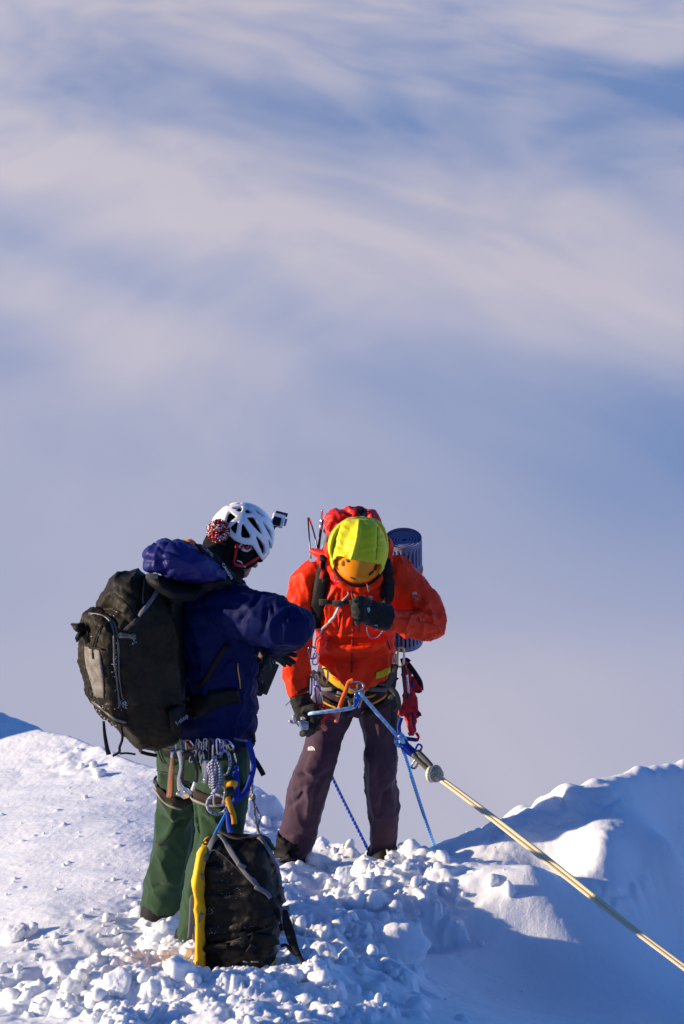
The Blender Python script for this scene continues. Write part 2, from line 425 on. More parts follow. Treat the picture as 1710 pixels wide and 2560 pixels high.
def snow_material():
    m = mat('snow', (.82, .85, .89), .6, spec=.25, sss=.0)
    nt = m.node_tree; b = nt.nodes['Principled BSDF']; tc = nt.nodes['Texture Coordinate']
    n1 = nt.nodes.new('ShaderNodeTexNoise'); n1.inputs['Scale'].default_value = 140; n1.inputs['Detail'].default_value = 4
    n2 = nt.nodes.new('ShaderNodeTexNoise'); n2.inputs['Scale'].default_value = 38; n2.inputs['Detail'].default_value = 4
    for n in (n1, n2): nt.links.new(tc.outputs['Object'], n.inputs['Vector'])
    b1 = nt.nodes.new('ShaderNodeBump'); b1.inputs['Strength'].default_value = .35; b1.inputs['Distance'].default_value = .006
    b2 = nt.nodes.new('ShaderNodeBump'); b2.inputs['Strength'].default_value = .25; b2.inputs['Distance'].default_value = .012
    nt.links.new(n1.outputs['Fac'], b1.inputs['Height']); nt.links.new(n2.outputs['Fac'], b2.inputs['Height'])
    nt.links.new(b2.outputs[0], b1.inputs['Normal']); nt.links.new(b1.outputs[0], b.inputs['Normal'])
    b.inputs['Subsurface Weight'].default_value = .5; b.inputs['Subsurface Radius'].default_value = (.024, .028, .036); b.inputs['Subsurface Scale'].default_value = 1.0
    return m
SNOW = snow_material()
GX = axis(-2.3, 2.5, .0075, -60, 60); GY = axis(6.95, 12.3, .0085, -30, 60)
_gx, _gy = np.meshgrid(GX, GY)
_Z = gz(_gx.ravel(), _gy.ravel()).reshape(_gx.shape)
def chmask(px, py):
    def g(cx, cy, sx, sy): return math.exp(-((px - cx) / sx) ** 2 - ((py - cy) / sy) ** 2)
    return min(1, g(560, 2400, 330, 110) + g(820, 2170, 200, 90) + g(330, 2480, 330, 70) + .9 * g(1000, 2200, 150, 70) + .8 * g(640, 2010, 90, 60) + .7 * g(900, 2330, 200, 90) + .6 * g(260, 1905, 110, 30) + .7 * g(1230, 2090, 90, 35) + .8 * g(650, 2490, 330, 60))
_nl = np.random.RandomState(5)
def add_lumps():
    """broken lumps of snow pressed together, as rounded bosses on the sheet"""
    k = 0; lumps = []
    while k < 1100:
        px, py = _nl.uniform(-40, 1400), _nl.uniform(1860, 2580)
        m = chmask(px, py)
        if _nl.rand() > m ** 1.5: continue
        w = plane_hit(px, py, .05); r = .007 + .060 * _nl.rand() ** 4.5
        lumps.append((w.x, w.y, r * (1.1 if m > .5 else .7))); k += 1
    for k in range(120):                                     # loose crumbs on the smooth snow
        px, py = _nl.uniform(0, 420), _nl.uniform(1980, 2500); w = plane_hit(px, py, .06); lumps.append((w.x, w.y, .008 + .014 * _nl.rand() ** 3))
    Z0 = _Z.copy(); n1 = noise(np.c_[_gx.ravel() * 22, _gy.ravel() * 22, _gx.ravel() * 0], 61).reshape(_gx.shape); n2 = noise(np.c_[_gx.ravel() * 60, _gy.ravel() * 60, _gx.ravel() * 0], 62).reshape(_gx.shape)
    for (x, y, r) in sorted(lumps, key=lambda l: -l[2]):
        i0, i1 = np.searchsorted(GY, [y - r * 1.6, y + r * 1.6]); j0, j1 = np.searchsorted(GX, [x - r * 1.6, x + r * 1.6])
        if i1 - i0 < 2 or j1 - j0 < 2: continue
        sx, sy = _gx[i0:i1, j0:j1], _gy[i0:i1, j0:j1]
        an = _nl.rand() * 3.14; c, s_ = math.cos(an), math.sin(an); asp = .7 + .6 * _nl.rand()
        u, v = (sx - x) * c + (sy - y) * s_, (-(sx - x) * s_ + (sy - y) * c) * asp
        rr = r * (1 + .45 * n1[i0:i1, j0:j1] + .30 * n2[i0:i1, j0:j1])
        d2 = (u * u + v * v) / (rr * rr)
        cz = Z0[i0:i1, j0:j1].mean() - r * .12
        hgt = np.where(d2 < 1, cz + r * (.45 + .6 * _nl.rand()) * np.maximum(0, 1 - d2) ** .4 + r * .25 * n2[i0:i1, j0:j1], -1e9)
        sub = _Z[i0:i1, j0:j1]; np.maximum(sub, hgt, out=sub)
    # soften only a touch so that lumps stay crisp
    Zs = _Z.copy(); Zs[1:-1, 1:-1] = .5 * _Z[1:-1, 1:-1] + .125 * (_Z[:-2, 1:-1] + _Z[2:, 1:-1] + _Z[1:-1, :-2] + _Z[1:-1, 2:])
    return Zs
ground = grid_mesh('snow_slope', GX, GY, add_lumps().ravel(), SNOW)
tag(ground, 'trodden snow ridge dropping away behind the two climbers', kind='structure')
def chunk_shape(seed, sub=3):
    """an angular broken lump: a ball planed off by random flats, then roughened"""
    rr = np.random.RandomState(seed); bm = bmesh.new(); bmesh.ops.create_icosphere(bm, subdivisions=sub, radius=1)
    v = np.array([x.co[:] for x in bm.verts]); f = [tuple(q.index for q in p.verts) for p in bm.faces]; bm.free()
    N = rr.normal(size=(11, 3)); N /= np.linalg.norm(N, axis=1)[:, None]; h = rr.uniform(.55, .95, 11)
    D = v @ N.T; t = np.where(D > .05, h / np.maximum(D, .05), 9).min(1); t = np.minimum(t, 1.0)
    v = v * (t * (1 + .12 * noise(v * 2.5, seed) + .07 * noise(v * 6, seed + 1)))[:, None] * rr.uniform(.7, 1.15, 3)
    return v, f
def rot3(rr):
    return np.array(Matrix.Rotation(rr.rand() * 6.28, 3, 'Z') @ Matrix.Rotation(rr.rand() * 6.28, 3, 'X'))
def scatter_chunks():
    rr = np.random.RandomState(31); shapes = [chunk_shape(400 + k, 2) for k in range(14)]; ms = []; k = 0
    while k < 420:
        px, py = rr.uniform(-20, 1330), rr.uniform(1880, 2570)
        if rr.rand() > chmask(px, py): continue
        p, n = hit(px, py, [ground]); k += 1
        if p is None or abs(px - 600) < 110 and 2100 < py < 2460: continue
        r = .005 + .042 * rr.rand() ** 4; v, f = shapes[k % 14]
        ms.append((v @ rot3(rr).T * r + np.array(p) + np.array((0, 0, r * .25)), f))
    for k in range(70):
        px, py = rr.uniform(-20, 420), rr.uniform(1990, 2540); p, n = hit(px, py, [ground])
        if p is None: continue
        r = .004 + .012 * rr.rand() ** 3; v, f = shapes[k % 14]; ms.append((v @ rot3(rr).T * r + np.array(p) + np.array((0, 0, r * .3)), f))
    tag(mesh_obj('snow_crumbs', *join(*ms), SNOW), 'small broken crumbs of snow strewn over the trodden ridge', kind='stuff')
def snow_block(label, px, py, r, seed, squash=(1, 1, 1), sink=.3, rot=None):
    p, n = hit(px, py, [ground]); rr = np.random.RandomState(seed); v, f = chunk_shape(seed, 4)
    M = np.array(rot) if rot is not None else rot3(rr)
    v = (v * np.array(squash)) @ M.T * r; o = mesh_obj('snow_block', v, f, SNOW); o.location = p + Vector((0, 0, r * sink)); return tag(o, label, 'snow block', 'larger blocks of snow kicked loose')
def on_ground(px, py):
    p, n = hit(px, py, [ground]); return p, n

scatter_chunks()
snow_block('big upright slab of snow lying in the blue shadow right of the haul bag', 1008, 2405, .165, 501, (.95, .30, .80), .50, Matrix.Rotation(.25, 3, 'Z') @ Matrix.Rotation(-.35, 3, 'Y') @ Matrix.Rotation(-.35, 3, 'X'))
snow_block('round ball of snow between the two climbers, near the plum trousers', 690, 2068, .043, 502)
snow_block('knobbly lump of snow alone on the smooth slope at the left edge', 42, 2345, .060, 503, (1.2, 1, .8))
snow_block('second knobbly lump touching the one at the left edge', 72, 2335, .042, 504)
snow_block('pale lump of snow at the top of the trodden patch by the right boot', 860, 2205, .055, 505)
snow_block('lump of snow on the brink left of the right boot', 745, 2105, .040, 506)
snow_block('block of snow in front of the strap end of the haul bag', 800, 2455, .060, 507, (1, .8, .7))
snow_block('rounded block in the lit heap at the bottom left', 290, 2470, .075, 508, (1.2, .9, .8))
snow_block('block of snow in the lit heap just left of the haul bag base', 450, 2440, .060, 509)
snow_block('lump standing in the lit edge above the blue shadow', 935, 2260, .055, 510)
snow_block('small lump of snow catching sun in the blue shadow', 1040, 2285, .030, 511)

# ------------------------------------------------------------------ sea of cloud far below
CZ = -420.0
def cloud_sea():
    a = np.linspace(-80, 80, 560); aa = np.radians(np.sign(a) * (np.abs(a) / 80) ** 1.8 * 80)
    r = np.geomspace(260, 40000, 620)
    A, R = np.meshgrid(aa, r); x = (R * np.sin(A)).ravel(); y = (R * np.cos(A)).ravel()
    px, py = to_px(np.c_[x, y, np.full_like(x, CZ)])
    d0 = np.hypot(x, y)
    c0, s0 = math.cos(math.radians(20)), math.sin(math.radians(20)); yq = -y / 4.6
    q = np.c_[(x * c0 + yq * s0) / 640, (-x * s0 + yq * c0) / 300, x * 0]
    warp = np.c_[fbm(q * 1.5 + 5, 2, 41), fbm(q * 1.5 + 9, 2, 51), x * 0] * .42
    n1 = fbm(q * .9 + warp, 3, 43, .5); n2 = fbm(q * 2.2 + warp * 1.2, 4, 47, .5); n3 = fbm(q * 5.5 + warp * 2, 4, 58, .52)
    fade = smooth(1150, 2100, d0)
    h = 9 * noise(q * .8, 44) * fade * np.clip(d0 / 2500, .4, 3)
    dens = .20 * n2 + .17 * np.tanh(1.6 * n3) + .08 * n1
    wx = 130 * noise(q * 2.1 + 3, 53) + 55 * noise(q * 5.5 + 3, 55); wy = 80 * noise(q * 2.1 + 7, 54) + 32 * noise(q * 5.5 + 7, 56)
    return a, r, x, y, h, dens, px + wx * fade, py + wy * fade, fade
BANKS = [(0, [.75,.7,.7,.6,.45,.5,.6]), (60, [.62,.75,.75,.82,.5,.88,1.0]), (120, [.55,.7,.75,.75,.65,.45,.6]), (190, [.55,.45,.55,.65,.42,.12,.05]), (270, [.7,.6,.35,.35,.25,.18,.0]), (350, [.75,.92,.6,.3,.12,.12,.3]), (430, [.7,1.0,.78,.5,.22,.3,.45]), (500, [.6,.9,.85,.62,.48,.62,.62]), (580, [.38,.55,.78,.78,.78,.75,.6]), (660, [.5,.32,.55,.72,.92,.82,.6]), (740, [.6,.72,.55,.6,.88,.9,.7]), (820, [.5,.85,.7,.48,.6,.78,.82]), (900, [.45,.75,.7,.45,.42,.5,.5]), (1000, [.5,.6,.6,.45,.33,.28,.18]), (1200, [.55,.5,.5,.45,.38,.22,.15]), (1500, [.52,.53,.53,.50,.48,.42,.36]), (1700, [.58,.62,.62,.64,.74,.74,.62]), (2000, [.6,.64,.64,.68,.74,.74,.68])]
def banks(px, py):
    """cloud tone across the deck: thickness and sunlit paleness together, pale banks and blue gaps"""
    ys = np.array([b[0] for b in BANKS], float); T = np.array([b[1] for b in BANKS]); u = np.clip(px / 285, 0, 5.999); i = u.astype(int); f = u - i; f = f * f * (3 - 2 * f)
    yv = np.clip(py, 0, 1999); j = np.clip(np.searchsorted(ys, yv, side='right') - 1, 0, len(ys) - 2); g = (yv - ys[j]) / (ys[j + 1] - ys[j]); g = g * g * (3 - 2 * g)
    return (T[j, i] * (1 - f) + T[j, i + 1] * f) * (1 - g) + (T[j + 1, i] * (1 - f) + T[j + 1, i + 1] * f) * g
def build_clouds():
    a, r, x, y, h, dens, px, py, fade = cloud_sea()
    nx, ny = len(a), len(r); v = np.c_[x, y, CZ + h].astype(np.float32)
    i = np.arange(nx * ny).reshape(ny, nx); q = np.stack([i[:-1, :-1], i[:-1, 1:], i[1:, 1:], i[1:, :-1]], -1).reshape(-1, 4)
    me = bpy.data.meshes.new('cloud_sea'); me.vertices.add(len(v)); me.vertices.foreach_set('co', v.ravel())
    me.loops.add(q.size); me.loops.foreach_set('vertex_index', q.ravel().astype(np.int32))
    me.polygons.add(len(q)); me.polygons.foreach_set('loop_start', np.arange(0, q.size, 4, dtype=np.int32)); me.update(calc_edges=True)
    thick = sum(w_ * banks(px + k_ * 62, py + .38 * k_ * 62) for k_, w_ in ((-3, .09), (-2, .14), (-1, .17), (0, .20), (1, .17), (2, .14), (3, .09)))
    thick = .5 + 1.22 * (thick - .5) + dens * (.3 + .7 * fade)
    at = me.attributes.new('thickness', 'FLOAT', 'POINT'); at.data.foreach_set('value', np.clip(thick, 0, 1.2))
    m = bpy.data.materials.new('cloud'); m.use_nodes = True; nt = m.node_tree; nt.nodes.clear()
    out = nt.nodes.new('ShaderNodeOutputMaterial'); df = nt.nodes.new('ShaderNodeBsdfDiffuse')
    t = nt.nodes.new('ShaderNodeAttribute'); t.attribute_name = 'thickness'
    rp = nt.nodes.new('ShaderNodeValToRGB'); e = rp.color_ramp.elements
    e[0].position = 0; e[0].color = (.29, .46, .68, 1); e[1].position = 1; e[1].color = (.96, .91, .82, 1)  # warm sunlit white and gap blue put into the cloud colour
    k = rp.color_ramp.elements.new(.5); k.color = (.655, .71, .768, 1)
    nt.links.new(t.outputs['Fac'], rp.inputs[0]); nt.links.new(rp.outputs[0], df.inputs['Color']); nt.links.new(df.outputs[0], out.inputs[0])
    o = link('clouds', me, m); tag(o, 'soft lavender sea of cloud far below the ridge', kind='structure')
    return o
build_clouds()
# ================================================================== materials of the clothing and kit
NAVY = mat('navy_down_fabric', (.004, .008, .060), .6, bump=.2, bscale=60, spec=.08)
GREEN = mat('green_softshell', (.012, .045, .017), .8, bump=.15, bscale=500, sheen=.15)
PLUM = mat('plum_softshell', (.046, .019, .037), .75, bump=.12, bscale=600, sheen=.2)
RED = mat('red_shell_fabric', (.85, .038, .006), .5, bump=.2, bscale=45, spec=.12)
REDPACK = mat('red_pack_nylon', (.62, .020, .012), .45, bump=.3, bscale=50)
BLACK = mat('black_nylon', (.006, .006, .006), .65, bump=.25, bscale=250, spec=.2)
PACKN = mat('worn_black_pack_cloth', (.020, .0165, .0105), .55, bump=.3, bscale=90, var=.4, vscale=9, spec=.12)
BAGN = mat('black_haul_cloth', (.006, .0055, .005), .5, bump=.3, bscale=60, spec=.2)
GLOVE = mat('black_glove_fabric', (.013, .013, .012), .7, bump=.3, bscale=300, sheen=.1)
BOOT = mat('black_boot_leather', (.007, .006, .007), .7, bump=.3, bscale=120)
GREY = mat('grey_webbing', (.15, .15, .16), .75, bump=.25, bscale=900)
DKGREY = mat('dark_grey_webbing', (.042, .040, .037), .75, bump=.25, bscale=900)
KHAKI = mat('khaki_webbing', (.10, .09, .065), .75, bump=.25, bscale=900)
TAPE = mat('grey_taping', (.12, .105, .085), .4, spec=.6)
BROWN = mat('brown_harness_padding', (.026, .018, .015), .8, bump=.2, bscale=300)
CREAMEDGE = mat('cream_binding', (.26, .23, .19), .7)
BLUEWEB = mat('blue_webbing', (.007, .030, .30), .6, bump=.2, bscale=900)
SKYWEB = mat('light_blue_webbing', (.06, .30, .80), .6)
YELWEB = mat('yellow_webbing', (.70, .33, .015), .6, bump=.2, bscale=900)
YELLOW = mat('yellow_nylon', (.85, .48, .02), .5, bump=.25, bscale=40)
LIME = mat('lime_yellow_fabric', (.70, .66, .012), .55, bump=.5, bscale=26, spec=.3)
MUSTARD = mat('mustard_fleece', (.55, .36, .015), .85, bump=.4, bscale=120)
ORANGE = mat('orange_helmet_plastic', (.90, .30, .006), .22, coat=.3)
ORANGEW = mat('orange_webbing', (.85, .13, .012), .6)
ORANGEB = mat('orange_stuff_sack', (.85, .22, .01), .5)
WHITE = mat('white_helmet_plastic', (.80, .79, .80), .28, coat=.25)
REDSTRAP = mat('red_webbing', (.52, .010, .018), .6)
KNIT = mat('black_knit_wool', (.006, .006, .006), .95, bump=.6, bscale=160)
KNITRED = mat('red_knit_wool', (.45, .012, .025), .95)
KNITWHITE = mat('white_knit_wool', (.70, .66, .62), .95)
SKIN = mat('skin', (.46, .25, .18), .5, bump=.15, bscale=200, sss=.15)
LENS = mat('black_lens', (.01, .01, .012), .12)
STEEL = mat('polished_steel', (.62, .62, .64), .22, metal=1)
ALU = mat('brushed_aluminium', (.50, .51, .54), .32, metal=1, bump=.1, bscale=200)
DARKMETAL = mat('dark_anodised_metal', (.06, .06, .065), .3, metal=1)
COPPER = mat('copper_tube', (.62, .30, .15), .3, metal=1)
PURPLEM = mat('purple_anodised_metal', (.14, .10, .50), .28, metal=1)
BLUEM = mat('blue_anodised_metal', (.02, .12, .62), .25, metal=1)
SLATEM = mat('slate_blue_metal', (.16, .20, .36), .28, metal=1)
GOLDM = mat('gold_anodised_metal', (.62, .50, .16), .28, metal=1)
ORANGEM = mat('orange_anodised_metal', (.80, .26, .02), .3, metal=1)
REDM = mat('red_anodised_metal', (.70, .04, .03), .3, metal=1)
PLASTIC = mat('black_plastic', (.012, .012, .013), .35)
CLEAR = mat('clear_case', (.75, .77, .80), .08, coat=.5)
MATFOAM = mat('lilac_foam', (.18, .195, .33), .8, bump=.15, bscale=200)
MATDARK = mat('navy_foam', (.022, .028, .11), .8)
PRINT = mat('white_print', (.62, .62, .64), .6)
PRINTGREY = mat('grey_print', (.30, .30, .33), .6)
SNOWBIT = mat('clinging_snow', (.86, .87, .90), .6)

def logo(name, cx, cy, w, objs, parent, flip=False, ang=0, m=None):
    """quarter-dome badge: three nested arches springing from a straight foot, words as a bar beside it"""
    V, F = [], []
    def q(x, y):
        a = math.radians(ang); x = -x if flip else x
        X, Y_ = cx + w * (x * math.cos(a) + y * math.sin(a)), cy - w * (y * math.cos(a) - x * math.sin(a))
        p, n = hit(X, Y_, objs)
        if p is None: p, n = P(X, Y_, 9.0), Vector((0, -1, 0))
        return p + n * .0035
    for r0, r1 in ((.82, .62), (.52, .34), (.25, .0)):
        base = len(V)
        for k in range(9):
            a = math.pi / 2 * k / 8
            for r in (r0, r1): V.append(tuple(q(-.1 + r * math.cos(a), -.4 + r * math.sin(a))))
        F += [(base + 2 * k, base + 2 * k + 1, base + 2 * k + 3, base + 2 * k + 2) for k in range(8)]
    for y0, y1, x0 in ((.30, .12, -.55), (.04, -.12, -.62), (-.20, -.38, -.66)):
        base = len(V)
        for x, y in ((x0, y0), (-.16, y0), (-.16, y1), (x0, y1)): V.append(tuple(q(x, y)))
        F.append((base, base + 1, base + 2, base + 3))
    return mesh_obj(name, V, F, m or PRINT, parent, smoothed=False)
def lettering(name, text, cx, cy, h, ang, objs, m, parent, lift=.004, sx=1.0, normal=None):
    cu = bpy.data.curves.new('t', 'FONT'); cu.body = text; cu.size = 1; cu.resolution_u = 3; cu.align_x = 'CENTER'; cu.align_y = 'CENTER'
    cu.offset = .012
    o = bpy.data.objects.new('t', cu); COL.objects.link(o)
    me = bpy.data.meshes.new_from_object(o.evaluated_get(bpy.context.evaluated_depsgraph_get())); bpy.data.objects.remove(o); bpy.data.curves.remove(cu)
    a = math.radians(ang); V = []
    c, nn = hit(cx, cy, objs, 8.6)
    q = [hit(cx + dx, cy + dy, objs) for dx in (-8, -4, 0, 4, 8) for dy in (-5, 0, 5)]
    nn = sum((k[1] for k in q if k[0] is not None), nn).normalized()
    if normal: nn = Vector(normal).normalized()
    ex = P(cx + 10 * math.cos(a), cy - 10 * math.sin(a), c.y) - P(cx, cy, c.y); sc = ex.length / 10
    ex = (ex - nn * ex.dot(nn)).normalized(); ey = nn.cross(ex).normalized()
    lift = lift + max(0, max((k[0] - c).dot(nn) for k in q if k[0] is not None)) * .6
    for v in me.vertices: V.append(tuple(c + (ex * v.co.x * h * sx + ey * v.co.y * h) * sc + nn * lift))
    f = [tuple(p.vertices) for p in me.polygons]; bpy.data.meshes.remove(me)
    return mesh_obj(name, V, f, m, parent, smoothed=False)
def loft(secs, t, w, n=28, e=3.5, cap_round=True):
    """secs: (center Vector, half along t, half along w)"""
    cx, sy = sup(n, e); t = np.array(t); w = np.array(w)
    return rings_mesh([np.array(c) + np.outer(cx * a, t) + np.outer(sy * b, w) for c, a, b in secs])
def cloth(me, amp, freq, seed, stretch=(1, 1, 1), sharp=True):
    co = co_of(me) * np.array(stretch) * freq
    wv = np.c_[noise(co * .7, seed + 1), noise(co * .7, seed + 2), noise(co * .7, seed + 3)] * .6
    n = noise(co + wv, seed)
    d = ((1 - np.clip(np.abs(n) * 2.2, 0, 1) ** .6) - .35) * amp if sharp else n * amp
    displace(me, d + .25 * amp * noise(co * 2.6, seed + 7))

# ================================================================== CLIMBER IN THE NAVY JACKET
LF = Vector((.85, .5, 0)); LR = Vector((.5, -.85, 0))             # where he faces, and his right
left_man = empty('person', P(430, 2340, 8.65), 'climber in navy down jacket, green trousers and white vented helmet, back half turned', 'person', 'two climbers on the ridge')
# head frame, bowed forward
_p = math.radians(31)
HF = LF * math.cos(_p) + Vector((0, 0, -math.sin(_p))); HU = LF * math.sin(_p) + Vector((0, 0, math.cos(_p))); HR = LR
HC = P(604, 1338, 8.72)
HROT = Matrix((HF, HR, HU)).transposed()
def hp(f, r, u): return HC + HF * f + HR * r + HU * u

def body_left():
    T = []
    T.append(tube([(560, 1455, 8.66, 34), (552, 1500, 8.64, 70, 60), (548, 1600, 8.65, 78, 66), (545, 1700, 8.67, 74, 60), (520, 1800, 8.69, 84, 66), (515, 1850, 8.69, 84, 66)], n=20))
    T.append(tube([(468, 1830, 8.73, 52), (462, 1950, 8.77, 44), (440, 2060, 8.81, 36), (424, 2150, 8.84, 36), (398, 2260, 8.87, 26), (385, 2300, 8.87, 26)], n=14))
    T.append(tube([(560, 1830, 8.63, 52), (556, 1950, 8.58, 46), (550, 2060, 8.52, 38), (524, 2180, 8.48, 36), (496, 2300, 8.45, 26), (478, 2370, 8.44, 26)], n=14))
    T.append(tube([(570, 1505, 8.53, 36), (650, 1545, 8.42, 34), (732, 1566, 8.37, 30)], n=12))
    T.append(tube([(732, 1566, 8.37, 29), (700, 1590, 8.60, 25), (676, 1606, 8.74, 19), (690, 1630, 8.76, 20, 12)], n=12))
    T.append(tube([(555, 1505, 8.82, 36), (640, 1525, 8.94, 30), (690, 1525, 8.98, 26), (680, 1580, 8.93, 22), (664, 1610, 8.88, 18), (655, 1640, 8.84, 18, 12)], n=12))
    T.append(tube_w([tuple(P(556, 1470, 8.65)) + (.062,), tuple(hp(-.02, 0, -.09)) + (.06,), tuple(HC) + (.06,)], n=14))
    e = lambda f, r, u, a, b, c: ell(hp(f, r, u), (a, b, c), 20, HROT)
    T += [e(0, 0, 0, .092, .074, .096), e(.045, 0, -.075, .058, .058, .072), e(.075, 0, -.125, .03, .034, .03), e(.108, 0, -.070, .017, .013, .026), e(.115, 0, -.084, .014, .016, .012),
          e(.088, 0, -.030, .018, .05, .012), e(.096, 0, -.106, .010, .022, .007), e(.093, 0, -.116, .010, .02, .007), e(.012, .078, -.05, .020, .012, .032), e(.012, -.078, -.05, .020, .012, .032),
          e(.075, .03, -.052, .014, .015, .010), e(.075, -.03, -.052, .014, .015, .010), e(.06, .045, -.085, .02, .016, .03), e(.06, -.045, -.085, .02, .016, .03)]
    me = remesh(T, .0055, 3)
    return link('body', me, SKIN, left_man)
lbody = body_left()

def jacket_left():
    T = [tube([(556, 1452, 8.63, 58, 62), (548, 1500, 8.63, 96, 92), (545, 1560, 8.64, 102, 98), (548, 1640, 8.65, 99, 94), (546, 1700, 8.66, 94, 90), (543, 1755, 8.67, 101, 97), (527, 1812, 8.68, 114, 100), (516, 1848, 8.68, 116, 100)], n=32, res=40, dome=False)]
    T.append(tube([(565, 1512, 8.52, 60), (610, 1535, 8.44, 62), (655, 1547, 8.40, 66), (700, 1556, 8.36, 62), (735, 1563, 8.35, 52)], n=24, res=30))
    T.append(tube([(738, 1568, 8.38, 50), (705, 1588, 8.60, 46), (680, 1602, 8.72, 36)], n=20))
    T.append(tube([(560, 1508, 8.80, 58), (630, 1524, 8.94, 44), (692, 1521, 8.98, 34), (686, 1570, 8.95, 34), (668, 1604, 8.89, 30)], n=18))
    me = remesh(T, .0075, 5)
    co = co_of(me); px, py = to_px(co)
    # stitched baffles on the body, puckers at the elbow
    arm = smooth(600, 650, px) * smooth(1640, 1600, py)
    t = py + .1 * (px - 540) + 6 * noise(co * 5, 71)
    baf = np.abs(np.sin(t / 46 * math.pi)) ** .5
    displace(me, (1 - arm) * (baf - .6) * .010)
    cloth(me, .012, 7.5, 72, (1.5, 1.5, .8))
    crease(me, [([(655, 1482), (622, 1525), (600, 1552)], 6, -.012), ([(668, 1510), (664, 1560), (655, 1590)], 6, -.010), ([(680, 1505), (683, 1535)], 5, -.012), ([(718, 1520), (732, 1552)], 5, -.013), ([(712, 1530), (718, 1565)], 5, -.009),
                ([(752, 1510), (772, 1545), (770, 1590)], 7, -.010), ([(580, 1575), (610, 1605)], 7, -.010), ([(560, 1590), (580, 1615)], 7, -.010), ([(600, 1625), (560, 1660), (530, 1700)], 8, -.010), ([(470, 1610), (490, 1660), (520, 1690)], 9, -.009),
                ([(585, 1640), (610, 1670), (620, 1700)], 8, -.010), ([(560, 1810), (600, 1800), (640, 1790)], 7, -.010), ([(470, 1840), (540, 1825), (620, 1825)], 6, -.009), ([(640, 1540), (690, 1590)], 12, .006), ([(620, 1510), (640, 1560)], 10, .006)])
    o = link('jacket', me, NAVY, left_man)
    return o
ljack = jacket_left()
def hood_left():
    T = [tube([(392, 1402, 8.44, 36, 50), (410, 1398, 8.45, 49, 70), (455, 1402, 8.48, 49, 85), (505, 1418, 8.52, 36, 80), (548, 1436, 8.55, 20, 60), (575, 1448, 8.55, 8, 30)], n=28, res=36)]
    T.append(tube([(470, 1440, 8.5, 22, 50), (540, 1458, 8.55, 22, 60)], n=16))
    me = remesh(T, .0065, 4)
    co = co_of(me); px, py = to_px(co)
    w = smooth(470, 420, px)
    rr = np.hypot(px - 470, py - 1400); th = np.arctan2(py - 1400, px - 470)
    baf = np.abs(np.sin(th * 7 + .7 * noise(co * 9, 75))) ** .6 * np.abs(np.sin(rr / 21)) ** .35
    displace(me, w * (baf - .55) * .018 + (1 - w) * .003 * noise(co * 20, 76))
    cloth(me, .009, 15, 77)
    return link('hood', me, mat('navy_fabric_sunlit', (.014, .016, .125), .5, bump=.2, bscale=60, spec=.2), left_man)  # same fabric as the jacket, its sunlit lift put into the colour
lhood = hood_left()
lgait = link('neck_gaiter', remesh([tube([(566, 1395, 8.69, 40, 44), (560, 1425, 8.65, 52, 54), (562, 1452, 8.62, 50, 54), (572, 1468, 8.6, 36, 44)], n=24), tube([(535, 1380, 8.66, 14, 40), (520, 1410, 8.6, 34, 60), (545, 1440, 8.6, 36, 60)], n=20), tube_w([tuple(hp(-.045, 0, -.02)) + (.085,), tuple(hp(-.05, 0, -.09)) + (.082,)], n=20)], .006, 5), KNIT, left_man)
# knitted cap with ear flap, goggle strip
lcap = link('knit_cap', remesh([ell(hp(-.004, 0, .0), (.106, .088, .098), 24, HROT), ell(hp(.010, .054, -.06), (.074, .040, .060), 18, HROT), ell(hp(.010, -.054, -.06), (.074, .040, .060), 18, HROT), ell(hp(.092, 0, -.028), (.026, .062, .024), 18, HROT)], .005, 3), KNIT, left_man)
def pom():
    bm_v, bm_f, col = [], [], []
    c = P(546, 1327, 8.60); R = 29 * S(1327, 8.6); rr = np.random.RandomState(11)
    for k in range(900):
        d = rr.normal(size=3); d /= np.linalg.norm(d); d = Vector(d); L = R * (.80 + .28 * rr.rand())
        s = d.cross(Vector(rr.normal(size=3))).normalized() * .0032; t = d.cross(s).normalized() * .0032
        a, b = c + d * L * .45, c + d * L; i = len(bm_v)
        bm_v += [tuple(a + s), tuple(a + t), tuple(a - s), tuple(a - t), tuple(b + s), tuple(b + t), tuple(b - s), tuple(b - t)]
        f = [(i, i + 1, i + 5, i + 4), (i + 1, i + 2, i + 6, i + 5), (i + 2, i + 3, i + 7, i + 6), (i + 3, i, i + 4, i + 7), (i + 4, i + 5, i + 6, i + 7)]
        bm_f += f; col += [0 if rr.rand() < .5 else (1 if rr.rand() < .75 else 2)] * 5
    o = mesh_obj('pom_pom', bm_v, bm_f, [KNITRED, KNITWHITE, KNIT], left_man, smoothed=False)
    o.data.polygons.foreach_set('material_index', col)
    mesh_obj('pom_pom_core', *ell(c, (R * .6,) * 3, 12), KNITRED, o)
pom()
def inpoly(x, y, poly):
    r = np.zeros(len(x), bool); n = len(poly); j = n - 1
    for i in range(n):
        xi, yi = poly[i]; xj, yj = poly[j]
        c = ((yi > y) != (yj > y)) & (x < (xj - xi) * (y - yi) / (yj - yi + 1e-12) + xi); r ^= c; j = i
    return r
VENTS = [[(590,220),(715,195),(695,285)],[(790,215),(865,290),(755,295)],[(865,205),(960,265),(1050,360),(940,295)],[(530,270),(635,345),(505,450),(475,400)],[(655,415),(620,600),(545,495)],[(720,425),(855,655),(705,640)],
 [(780,350),(890,350),(960,470),(1010,605),(930,530)],[(1000,395),(1080,470),(1140,570),(1155,690),(1110,600)],[(905,600),(1040,760),(1050,880),(1020,890)],[(1090,640),(1140,760),(1140,900),(1110,915),(1120,800)],[(345,350),(395,270),(445,255),(365,345)],[(480,190),(530,160),(560,165),(510,195)],[(640,160),(700,145),(735,150),(690,165)]]
VENTS = [[(490 + x / 6.272, 1240 + y / 6.272) for x, y in p] for p in VENTS]
